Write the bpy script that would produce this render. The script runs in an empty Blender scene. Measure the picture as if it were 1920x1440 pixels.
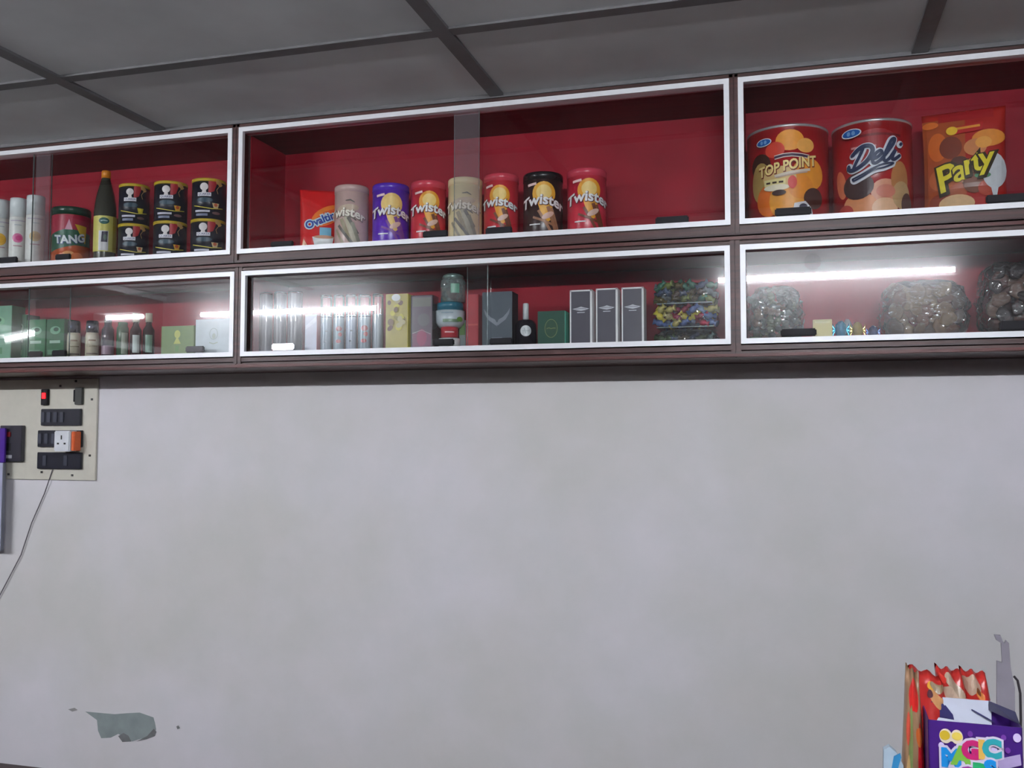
import bpy, bmesh, math, random
from mathutils import Vector, Matrix
random.seed(7)
C = bpy.context.scene.collection
SC = bpy.context.scene

# ------------------------------------------------------------------ camera
CAM = Vector((0.0, -2.35, 1.60))
YAW, PITCH, ROLL, FPX = -0.281280, 0.055740, 0.0012413, 1795.68
_f = Vector((math.sin(YAW)*math.cos(PITCH), math.cos(YAW)*math.cos(PITCH), math.sin(PITCH)))
_r0 = _f.cross(Vector((0, 0, 1))).normalized(); _u0 = _r0.cross(_f)
_r = _r0*math.cos(ROLL) + _u0*math.sin(ROLL); _u = -_r0*math.sin(ROLL) + _u0*math.cos(ROLL)
cd = bpy.data.cameras.new('camera'); cam = bpy.data.objects.new('camera', cd); C.objects.link(cam)
cd.sensor_width = 36.0; cd.lens = 36.0*FPX/1920.0; cd.clip_start = 0.02; cd.clip_end = 100
cam.matrix_world = Matrix(((_r.x, _u.x, -_f.x, CAM.x), (_r.y, _u.y, -_f.y, CAM.y), (_r.z, _u.z, -_f.z, CAM.z), (0, 0, 0, 1)))
SC.camera = cam

# ------------------------------------------------------------------ world, exposure, lights
w = bpy.data.worlds.new('world'); SC.world = w; w.use_nodes = True
w.node_tree.nodes['Background'].inputs[0].default_value = (0.80, 0.90, 1.0, 1)
w.node_tree.nodes['Background'].inputs[1].default_value = 0.02
SC.view_settings.view_transform = 'Standard'; SC.view_settings.look = 'None'
SC.view_settings.gamma = 1; SC.view_settings.use_curve_mapping = False
SC.view_settings.exposure = 1.83
SC.cycles.max_bounces = 10; SC.cycles.transparent_max_bounces = 24
SC.cycles.sample_clamp_indirect = 4.0
TUBE_POWER = 100.0
TUBE_COLOR = (0.93, 0.945, 1.0)
ZC = CAM.z + 0.893        # ceiling height
FRONT = -2.80             # wall behind the photographer

# ------------------------------------------------------------------ helpers
def ray(px, py): return _r*((px-960)/FPX) - _u*((py-720)/FPX) + _f
def hitY(px, py, Y):
    d = ray(px, py); return CAM + d*((Y-CAM.y)/d.y)
def s2l(c):
    c = c/255.0
    return c/12.92 if c <= 0.04045 else ((c+0.055)/1.055)**2.4
def rgb(r, g, b, k=1.0): return (s2l(r)*k, s2l(g)*k, s2l(b)*k)

MATS = {}
def mat(name, col, rough=0.5, metal=0.0, noise=0.08, scale=30, bump=0.0, coat=0.0, emit=None, spec=0.5):
    if name in MATS: return MATS[name]
    m = bpy.data.materials.new(name); m.use_nodes = True; nt = m.node_tree
    b = nt.nodes['Principled BSDF']
    b.inputs['Roughness'].default_value = rough; b.inputs['Metallic'].default_value = metal
    b.inputs['Coat Weight'].default_value = coat; b.inputs['Specular IOR Level'].default_value = spec
    tc = nt.nodes.new('ShaderNodeTexCoord'); nz = nt.nodes.new('ShaderNodeTexNoise')
    nz.inputs['Scale'].default_value = scale; nz.inputs['Detail'].default_value = 4
    nt.links.new(tc.outputs['Object'], nz.inputs['Vector'])
    rp = nt.nodes.new('ShaderNodeValToRGB')
    rp.color_ramp.elements[0].position = 0.3; rp.color_ramp.elements[1].position = 0.7
    rp.color_ramp.elements[0].color = tuple(max(0, c*(1-noise)) for c in col)+(1,)
    rp.color_ramp.elements[1].color = tuple(min(1, c*(1+noise)) for c in col)+(1,)
    nt.links.new(nz.outputs['Fac'], rp.inputs['Fac']); nt.links.new(rp.outputs['Color'], b.inputs['Base Color'])
    if bump:
        bp = nt.nodes.new('ShaderNodeBump'); bp.inputs['Strength'].default_value = bump; bp.inputs['Distance'].default_value = 0.002
        nt.links.new(nz.outputs['Fac'], bp.inputs['Height']); nt.links.new(bp.outputs['Normal'], b.inputs['Normal'])
    if emit:
        b.inputs['Emission Color'].default_value = emit[0]+(1,); b.inputs['Emission Strength'].default_value = emit[1]
    MATS[name] = m; return m
_pc = {}
def ink(r, g, b, rough=0.35):
    k = (r, g, b, rough)
    if k not in _pc: _pc[k] = mat('ink %d %d %d %.2f' % k, rgb(r, g, b), rough, noise=0.05, scale=80)
    return _pc[k]

def film(name, tint=(1, 1, 1), sharp=0.10, haze=0.03, haze_rough=0.2, rough=0.0, bump=0.0, scale=60, halo=0.0, milk=0.0, milk_col=(0.8, 0.85, 0.85)):
    """clear sheet: transparent + mirror reflection (Fresnel) + a faint dusty sheen"""
    if name in MATS: return MATS[name]
    m = bpy.data.materials.new(name); m.use_nodes = True; nt = m.node_tree; nt.nodes.clear()
    out = nt.nodes.new('ShaderNodeOutputMaterial'); tr = nt.nodes.new('ShaderNodeBsdfTransparent'); tr.inputs[0].default_value = tint+(1,)
    g1 = nt.nodes.new('ShaderNodeBsdfGlossy'); g1.inputs['Roughness'].default_value = rough
    g2 = nt.nodes.new('ShaderNodeBsdfGlossy'); g2.inputs['Roughness'].default_value = haze_rough
    fr = nt.nodes.new('ShaderNodeFresnel'); fr.inputs['IOR'].default_value = 1.5
    mul = nt.nodes.new('ShaderNodeMath'); mul.operation = 'MULTIPLY'; mul.inputs[1].default_value = sharp/0.04
    mul.use_clamp = True
    nt.links.new(fr.outputs[0], mul.inputs[0])
    m1 = nt.nodes.new('ShaderNodeMixShader'); m2 = nt.nodes.new('ShaderNodeMixShader')
    nt.links.new(mul.outputs[0], m1.inputs[0]); nt.links.new(tr.outputs[0], m1.inputs[1]); nt.links.new(g1.outputs[0], m1.inputs[2])
    m2.inputs[0].default_value = haze
    nt.links.new(m1.outputs[0], m2.inputs[1]); nt.links.new(g2.outputs[0], m2.inputs[2])
    if halo:
        g3 = nt.nodes.new('ShaderNodeBsdfGlossy'); g3.inputs['Roughness'].default_value = 0.10
        m4 = nt.nodes.new('ShaderNodeMixShader'); m4.inputs[0].default_value = halo
        nt.links.new(m2.outputs[0], m4.inputs[1]); nt.links.new(g3.outputs[0], m4.inputs[2]); m2 = m4
    last = m2
    if milk:
        df = nt.nodes.new('ShaderNodeBsdfDiffuse'); df.inputs[0].default_value = milk_col+(1,)
        m3 = nt.nodes.new('ShaderNodeMixShader'); m3.inputs[0].default_value = milk
        nt.links.new(m2.outputs[0], m3.inputs[1]); nt.links.new(df.outputs[0], m3.inputs[2]); last = m3
    if bump:
        tc = nt.nodes.new('ShaderNodeTexCoord'); nz = nt.nodes.new('ShaderNodeTexVoronoi'); nz.inputs['Scale'].default_value = scale
        nt.links.new(tc.outputs['Object'], nz.inputs['Vector'])
        bp = nt.nodes.new('ShaderNodeBump'); bp.inputs['Strength'].default_value = bump; bp.inputs['Distance'].default_value = 0.01
        nt.links.new(nz.outputs['Distance'], bp.inputs['Height'])
        nt.links.new(bp.outputs['Normal'], g1.inputs['Normal']); nt.links.new(bp.outputs['Normal'], g2.inputs['Normal'])
    nt.links.new(last.outputs[0], out.inputs[0]); MATS[name] = m; return m

class MB:
    def __init__(s): s.bm = bmesh.new(); s.mats = []
    def mi(s, m):
        if m is None: return 0
        if m not in s.mats: s.mats.append(m)
        return s.mats.index(m)
    def box(s, x0, x1, y0, y1, z0, z1, m=None, bev=0.0):
        r = bmesh.ops.create_cube(s.bm, size=1.0); vs = r['verts']
        for v in vs: v.co = Vector(((x0+x1)/2+v.co.x*(x1-x0), (y0+y1)/2+v.co.y*(y1-y0), (z0+z1)/2+v.co.z*(z1-z0)))
        fs = {f for v in vs for f in v.link_faces}; i = s.mi(m)
        for f in fs: f.material_index = i
        if bev:
            es = {e for v in vs for e in v.link_edges}
            n = bmesh.ops.bevel(s.bm, geom=list(es), offset=bev, segments=2, affect='EDGES')
            for f in n['faces']: f.material_index = i
        return s
    def lathe(s, prof, seg=32, cx=0, cy=0, m=None, axis='Z', sx=1.0):
        i = s.mi(m); rings = []
        for (r, z) in prof:
            ring = []
            for k in range(seg):
                a = 2*math.pi*k/seg
                if r < 1e-6: a = 0
                p = (cx+r*sx*math.sin(a), cy-r*math.cos(a), z)
                if axis == 'X': p = (z, cx+r*math.cos(a), cy+r*math.sin(a))
                if axis == 'Y': p = (cx+r*math.cos(a), z, cy+r*math.sin(a))
                ring.append(s.bm.verts.new(p))
                if r < 1e-6: break
            rings.append(ring)
        for a, b in zip(rings, rings[1:]):
            for k in range(seg):
                k2 = (k+1) % seg
                q = [a[k % len(a)], a[k2 % len(a)], b[k2 % len(b)], b[k % len(b)]]
                u = []
                for v in q:
                    if v not in u: u.append(v)
                if len(u) > 2:
                    try:
                        f = s.bm.faces.new(u); f.material_index = i; f.smooth = True
                    except ValueError: pass
        return s
    def tube(s, pts, r, seg=8, m=None):
        i = s.mi(m); prev = None
        for n, p in enumerate(pts):
            p = Vector(p); d = (Vector(pts[min(n+1, len(pts)-1)])-Vector(pts[max(n-1, 0)])).normalized()
            a = d.orthogonal().normalized() if abs(d.y) > .9 else d.cross(Vector((0, 1, 0))).normalized(); b = d.cross(a)
            ring = [s.bm.verts.new(p+a*r*math.cos(2*math.pi*k/seg)+b*r*math.sin(2*math.pi*k/seg)) for k in range(seg)]
            if prev:
                for k in range(seg):
                    f = s.bm.faces.new([prev[k], prev[(k+1) % seg], ring[(k+1) % seg], ring[k]]); f.smooth = True; f.material_index = i
            prev = ring
        return s
    def poly(s, pts, m=None):
        f = s.bm.faces.new([s.bm.verts.new(p) for p in pts]); f.material_index = s.mi(m); return s
    def grid(s, fn, nu, nv, m=None, smooth=True):
        i = s.mi(m)
        vs = [[s.bm.verts.new(fn(a/nu, b/nv)) for a in range(nu+1)] for b in range(nv+1)]
        for b in range(nv):
            for a in range(nu):
                f = s.bm.faces.new([vs[b][a], vs[b][a+1], vs[b+1][a+1], vs[b+1][a]]); f.smooth = smooth; f.material_index = i
        return s
    def build(s, name, m=None, parent=None, rec=True):
        if rec: bmesh.ops.recalc_face_normals(s.bm, faces=s.bm.faces[:])
        me = bpy.data.meshes.new(name); s.bm.to_mesh(me); s.bm.free()
        for q in (s.mats if s.mats else [m]):
            if q: me.materials.append(q)
        o = bpy.data.objects.new(name, me); C.objects.link(o)
        if parent: o.parent = parent
        return o

def thing(name, label, cat, loc=(0, 0, 0), rotz=0.0, group=None):
    o = bpy.data.objects.new(name, None); C.objects.link(o); o.empty_display_size = 0.05
    o.location = loc; o.rotation_euler = (0, 0, rotz); return tag(o, label, cat, group)
def tag(o, label, cat, group=None):
    o['label'] = label; o['category'] = cat
    if group: o['group'] = group
    return o
def struct(o): o['kind'] = 'structure'; return o
def facing(x, y): return math.atan2(-(x-CAM.x), y-CAM.y)

# --- flat printing mapped on a surface
_tx = {}
def text_mesh(s, bold, fine=3):
    k = (s, bold)
    if k in _tx: return _tx[k]
    cu = bpy.data.curves.new('lettering', 'FONT'); cu.body = s; cu.size = 1.0; cu.align_x = 'CENTER'; cu.align_y = 'CENTER'
    cu.offset = bold; cu.resolution_u = fine; cu.fill_mode = 'FRONT'
    ob = bpy.data.objects.new('lettering', cu); C.objects.link(ob)
    me = bpy.data.meshes.new_from_object(ob.evaluated_get(bpy.context.evaluated_depsgraph_get()))
    v = [(p.co.x, p.co.y) for p in me.vertices]; f = [tuple(p.vertices) for p in me.polygons]
    bpy.data.objects.remove(ob); bpy.data.curves.remove(cu); bpy.data.meshes.remove(me)
    _tx[k] = (v, f); return _tx[k]
class Print:
    def __init__(s): s.it = []; s.layer = 0
    def up(s): s.layer += 1; return s
    def poly(s, pts, m): s.up(); s.it.append((list(pts), [tuple(range(len(pts)))], m, s.layer)); return s
    def rect(s, x0, x1, y0, y1, m): return s.poly([(x0, y0), (x1, y0), (x1, y1), (x0, y1)], m)
    def ell(s, cx, cy, rx, ry, m, rot=0, n=20):
        c, q = math.cos(rot), math.sin(rot)
        return s.poly([(cx+rx*math.cos(t)*c-ry*math.sin(t)*q, cy+rx*math.cos(t)*q+ry*math.sin(t)*c) for t in [2*math.pi*i/n for i in range(n)]], m)
    def stroke(s, pts, wd, m, taper=False):
        s.up(); n = len(pts); v = []; f = []
        for i, (x, y) in enumerate(pts):
            a = pts[max(i-1, 0)]; b = pts[min(i+1, n-1)]; dx, dy = b[0]-a[0], b[1]-a[1]; l = math.hypot(dx, dy) or 1
            ww = wd/2*(math.sin(math.pi*(i+.5)/n) if taper else 1)
            v += [(x-dy/l*ww, y+dx/l*ww), (x+dy/l*ww, y-dx/l*ww)]
            if i: f.append((2*i-2, 2*i-1, 2*i+1, 2*i))
        s.it.append((v, f, m, s.layer)); return s
    def ring(s, cx, cy, rx, ry, wd, m, n=28):
        return s.stroke([(cx+rx*math.cos(2*math.pi*i/n), cy+ry*math.sin(2*math.pi*i/n)) for i in range(n+1)], wd, m)
    def text(s, t, cx, cy, size, m, bold=0.0, shear=0.0, rot=0.0, sx=1.0, arc=0.0):
        s.up(); V, F = text_mesh(t, bold); o = []
        c, q = math.cos(rot), math.sin(rot)
        for x, y in V:
            x2 = (x*sx+y*shear)*size; y2 = y*size
            y2 += -arc*x2*x2
            o.append((cx+x2*c-y2*q, cy+x2*q+y2*c))
        s.it.append((o, F, m, s.layer)); return s
    def build(s, name, parent, mapper, du=0.0, dv=0.0, eps=0.00025, base=0.0004, label=None):
        bm = bmesh.new(); mats = []; lay = bm.verts.layers.int.new('l')
        for V, F, m, L in s.it:
            if m not in mats: mats.append(m)
            vs = []
            for x, y in V:
                v = bm.verts.new((x, y, 0)); v[lay] = L; vs.append(v)
            for f in F:
                try:
                    ff = bm.faces.new([vs[i] for i in f]); ff.material_index = mats.index(m)
                except ValueError: pass
        bmesh.ops.triangulate(bm, faces=[f for f in bm.faces if len(f.verts) > 4])
        for axis, st in ((0, du), (1, dv)):
            if not st: continue
            lo = min(v.co[axis] for v in bm.verts); hi = max(v.co[axis] for v in bm.verts)
            k = math.floor(lo/st)+1
            while k*st < hi:
                n = Vector((1, 0, 0)) if axis == 0 else Vector((0, 1, 0))
                bmesh.ops.bisect_plane(bm, geom=bm.verts[:]+bm.edges[:]+bm.faces[:], plane_co=n*(k*st), plane_no=n)
                k += 1
        # layer of cut vertices from a linked face
        flay = {}
        for f in bm.faces:
            mx = max(v[lay] for v in f.verts)
            for v in f.verts: flay[v] = max(flay.get(v, 0), mx)
        for v in bm.verts: v.co = mapper(v.co.x, v.co.y, base+eps*flay.get(v, 1))
        me = bpy.data.meshes.new(name); bm.to_mesh(me); bm.free()
        for m in mats: me.materials.append(m)
        o = bpy.data.objects.new(name, me); C.objects.link(o); o.parent = parent
        if label: o['label'] = label
        return o
def cyl_map(R, z0=0.0, off=0.0): return lambda u, v, o: Vector(((R+o)*math.sin(u/R+off), -(R+o)*math.cos(u/R+off), z0+v))
def flat_map(y, x0=0.0, z0=0.0): return lambda u, v, o: Vector((x0+u, y-o, z0+v))

# ------------------------------------------------------------------ materials
def wall_mat():
    m = bpy.data.materials.new('painted plaster'); m.use_nodes = True; nt = m.node_tree; b = nt.nodes['Principled BSDF']
    b.inputs['Roughness'].default_value = 0.55
    tc = nt.nodes.new('ShaderNodeTexCoord')
    n1 = nt.nodes.new('ShaderNodeTexNoise'); n1.inputs['Scale'].default_value = 1.6; n1.inputs['Detail'].default_value = 6
    n2 = nt.nodes.new('ShaderNodeTexNoise'); n2.inputs['Scale'].default_value = 9; n2.inputs['Detail'].default_value = 5
    r1 = nt.nodes.new('ShaderNodeValToRGB'); r1.color_ramp.elements[0].position = .35; r1.color_ramp.elements[1].position = .62
    r1.color_ramp.elements[0].color = (0.66, 0.655, 0.64, 1); r1.color_ramp.elements[1].color = (0.75, 0.74, 0.785, 1)
    mx = nt.nodes.new('ShaderNodeMixRGB'); mx.blend_type = 'MULTIPLY'; mx.inputs[0].default_value = 0.5
    r2 = nt.nodes.new('ShaderNodeValToRGB'); r2.color_ramp.elements[0].position = .35; r2.color_ramp.elements[1].position = .65
    r2.color_ramp.elements[0].color = (0.90, 0.92, 0.91, 1); r2.color_ramp.elements[1].color = (1, .99, 1, 1)
    bp = nt.nodes.new('ShaderNodeBump'); bp.inputs['Strength'].default_value = .15; bp.inputs['Distance'].default_value = .003
    L = nt.links.new
    L(tc.outputs['Object'], n1.inputs[0]); L(tc.outputs['Object'], n2.inputs[0]); L(n1.outputs[0], r1.inputs[0]); L(n2.outputs[0], r2.inputs[0])
    L(r1.outputs[0], mx.inputs[1]); L(r2.outputs[0], mx.inputs[2]); L(mx.outputs[0], b.inputs['Base Color'])
    L(n2.outputs[0], bp.inputs['Height']); L(bp.outputs[0], b.inputs['Normal'])
    return m
M_WALL = wall_mat()
M_TILE = mat('ceiling tile', (0.56, 0.58, 0.585), 0.9, noise=0.10, scale=3.5, bump=.2)
M_STRIP = mat('ceiling strip', (0.12, 0.12, 0.125), 0.6)
M_FLOOR = mat('floor tile', (0.22, 0.215, 0.21), 0.4, scale=4, noise=.2)
M_LIN = mat('red lining', (0.29, 0.005, 0.018), 0.6, noise=0.22, scale=5, spec=.25)
M_ALU = mat('brushed aluminium', (0.74, 0.76, 0.79), 0.45, metal=0.25, noise=.03)
M_BLACK = mat('black plastic', (0.010, 0.010, 0.013), 0.6, spec=0.2)
M_WHITE = ink(235, 238, 240)
M_GLASS = film('sliding glass', (0.95, 0.98, 0.975), sharp=0.055, haze=0.008, haze_rough=0.20, halo=0.009)
M_GLASS_U = film('upper sliding glass', (0.965, 0.985, 0.98), sharp=0.05, haze=0.004, haze_rough=0.16)
M_OVERLAP = film('milky glass strip', (0.95, 0.95, 0.96), sharp=0.03, haze=0.0, milk=0.16, milk_col=(0.55, 0.5, 0.55))
M_CLEAR = film('clear plastic', (0.90, 0.94, 0.95), sharp=0.07, haze=0.02, haze_rough=0.22, milk=0.02)
M_CELLO = film('cellophane', (0.96, 0.96, 0.965), sharp=0.14, haze=0.006, haze_rough=0.12, rough=0.03, bump=1.0, scale=55, milk=0.01)
def wood_mat(name='varnished red brown wood', c0=(0.034, 0.020, 0.019), c1=(0.080, 0.032, 0.029)):
    m = bpy.data.materials.new(name); m.use_nodes = True; nt = m.node_tree; b = nt.nodes['Principled BSDF']
    b.inputs['Roughness'].default_value = 0.4; b.inputs['Specular IOR Level'].default_value = 0.3
    tc = nt.nodes.new('ShaderNodeTexCoord'); mp = nt.nodes.new('ShaderNodeMapping'); mp.inputs['Scale'].default_value = (1.5, 30, 60)
    n = nt.nodes.new('ShaderNodeTexNoise'); n.inputs['Scale'].default_value = 2.5; n.inputs['Detail'].default_value = 6
    r = nt.nodes.new('ShaderNodeValToRGB'); r.color_ramp.elements[0].position = .3; r.color_ramp.elements[1].position = .72
    r.color_ramp.elements[0].color = c0+(1,); r.color_ramp.elements[1].color = c1+(1,)
    L = nt.links.new
    L(tc.outputs['Object'], mp.inputs[0]); L(mp.outputs[0], n.inputs[0]); L(n.outputs[0], r.inputs[0]); L(r.outputs[0], b.inputs['Base Color'])
    return m
M_WOOD = wood_mat(); M_WOODR = wood_mat('polished reddish moulding', (0.055, 0.016, 0.014), (0.115, 0.024, 0.021))

# ------------------------------------------------------------------ the room
S = 2.35/3.1
ZL0 = CAM.z + 0.253*S     # underside of the cabinets
WY = 0.19                 # face of the wall under the cabinets
X0, X1 = -3.80, 3.2
b = MB(); b.box(X0, X1, WY, 0.60, 0, ZL0-0.0005); b.box(X0, X1, 0.262, 0.60, ZL0-0.0005, ZC+0.05)
wall_back = struct(b.build('wall_back', M_WALL))
b = MB(); b.box(X0-.1, X1+.1, FRONT-.1, 0.60, -0.1, 0); struct(b.build('floor', M_FLOOR))
b = MB(); b.box(X0, X1, FRONT-0.12, FRONT, 0, ZC); struct(b.build('wall_front', M_WALL))
b = MB(); b.box(X0-0.1, X0, FRONT-.12, 0.60, 0, ZC); struct(b.build('wall_left', M_WALL))
b = MB(); b.box(X1, X1+0.1, FRONT-.12, 0.60, 0, ZC); struct(b.build('wall_right', M_WOOD))  # unseen wall, made dark wood to cut bounced light
# low dark panelling added behind the photographer to cut bounced light; left wall panelled too
b = MB(); b.box(X0, X1, FRONT, FRONT+.02, 0, 2.02); struct(b.build('trim_1', M_WOOD))
b = MB(); b.box(X0, X0+.02, FRONT+.02, WY, 0, ZC-.04); struct(b.build('trim_2', M_WOOD))
b = MB(); b.box(X0, X0+.03, FRONT, WY, ZC-.04, ZC); struct(b.build('trim_3', M_WALL))
b = MB(); b.box(X0+.02, X0+.03, FRONT+.02, WY, CAM.z+.52, CAM.z+.56); struct(b.build('trim_4', M_WALL))
b = MB(); b.box(X0-0.1, X1+0.1, FRONT-.12, 0.60, ZC, ZC+0.06)
ceil = struct(b.build('ceiling', M_TILE))
SX = [-0.7177+1.02*k for k in range(-3, 4)]; SY = [-0.413-1.02*k for k in range(0, 3)]
for x in SX:
    b = MB(); b.box(x-0.018, x+0.018, FRONT, 0.26, ZC-0.007, ZC+0.001); b.build('grid_strip', M_STRIP, ceil)
for y in SY:
    b = MB(); b.box(X0, X1, y-0.017, y+0.017, ZC-0.0055, ZC+0.001); b.build('grid_strip', M_STRIP, ceil)
b = MB(); b.box(X0, X1, -0.012, 0.01, ZC-0.010, ZC+0.001); b.build('shadow_strip', M_STRIP, ceil)  # dark strip drawn in as the shadow line where cabinets meet ceiling
# chipped paint low on the wall
def wp(px, py, Y=WY): return hitY(px, py, Y)
def decal(name, pts, m, parent, off=0.0006, Y=WY):
    b = MB(); b.poly([(lambda q: (q.x, Y-off, q.z))(wp(x, y, Y)) for x, y in pts], m); o = b.build(name, None, parent, rec=False); return o
M_OLDP = mat('old green grey paint', rgb(138, 150, 150), .8, noise=.12, scale=25)
M_CRK = mat('bare plaster edge', rgb(110, 112, 114), .9, noise=.2, scale=40)
decal('paint_chip', [(160, 1334), (182, 1336), (215, 1339), (240, 1337), (262, 1336), (288, 1345), (291, 1356), (293, 1368), (285, 1379), (262, 1386), (248, 1390), (232, 1381), (222, 1376), (208, 1383), (190, 1384), (184, 1370), (182, 1350)], M_OLDP, wall_back)
decal('paint_chip', [(222, 1380), (232, 1374), (241, 1379), (247, 1390), (230, 1391)], M_CRK, wall_back, .0012)
decal('paint_chip', [(256, 1390), (276, 1380), (289, 1366), (294, 1372), (291, 1380), (275, 1386)], M_CRK, wall_back, .0012)
decal('paint_chip', [(331, 1362), (335, 1360), (338, 1365), (333, 1367)], M_CRK, wall_back, .0012)
decal('paint_chip', [(128, 1330), (140, 1327), (146, 1331), (136, 1334)], mat('faint scuff', rgb(150, 150, 150), .8), wall_back, .0009)

# ------------------------------------------------------------------ fluorescent tubes and the dark roses above them, on the wall behind
M_TUBE = mat('lit fluorescent tube', (1, 1, 1), .4, emit=(TUBE_COLOR, TUBE_POWER))
M_BATT = mat('white batten', (0.8, 0.8, 0.8), .4)
M_TUBE2 = mat('dim lit tube', (1, 1, 1), .4, emit=(TUBE_COLOR, 22.0))
def tube_light(x0, x1, z, y, label, m=None):
    t = thing('tube_light', label, 'lamp', ((x0+x1)/2, y, z)); h = (x1-x0)/2
    b = MB(); b.box(-h, h, 0.0, 0.03, -0.028, 0.028, bev=.004); b.build('batten', M_BATT, t)
    b = MB(); b.lathe([(0, -h+.02), (.0135, -h+.02), (.0135, h-.02), (0, h-.02)], 16, 0.052, 0, axis='X'); b.build('tube', m or M_TUBE, t)
    for s in (-1, 1):
        b = MB(); b.box(min(s*h, s*(h-.022)), max(s*h, s*(h-.022)), 0.028, 0.07, -0.018, 0.018, bev=.003); b.build('lamp_holder', M_BATT, t)
    return t
ZT = CAM.z+0.755
tube_light(-3.50, -2.28, ZT, FRONT, 'lit white fluorescent tube on the wall behind, the left one in the glass reflections')
tube_light(-0.37, 0.82, ZT, FRONT, 'lit white fluorescent tube on the wall behind, the right one in the glass reflections')
for ya, yb, za_, zb_, lab in ((-2.54, -2.15, .728, .671, 'short lit tube high on the left wall, small line reflected in the left lower glass'), (-1.66, -1.40, .540, .470, 'short lit tube on the left wall nearest the cabinets')):
    t = tube_light(-(yb-ya)/2, (yb-ya)/2, CAM.z+(za_+zb_)/2, 0, lab, M_TUBE2)
    t.location = (X0+.02, (ya+yb)/2, CAM.z+(za_+zb_)/2); t.rotation_euler = (0, math.atan2(za_-zb_, yb-ya), -math.pi/2); pass
    t.rotation_euler = (Matrix(((0, 1, 0), (-1, 0, 0), (0, 0, 1))).to_4x4() @ Matrix.Rotation(math.atan2(zb_-za_, yb-ya), 4, 'Y')).to_euler()
for x, lab in ((-3.03, 'dark round wall fan ring above the left fluorescent tube'), (0.13, 'dark round wall fan ring above the right fluorescent tube')):
    b = MB(); b.lathe([(0, 0.0), (.042, 0.0), (.042, .012), (.030, .022), (.012, .022), (.010, .016), (0, .016)], 24, x, ZT+0.078, axis='Y')
    o = b.build('wall_ring', mat('dark grey plastic', (.05, .05, .06), .5)); o.location.y = FRONT; tag(o, lab, 'wall fitting')

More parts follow.
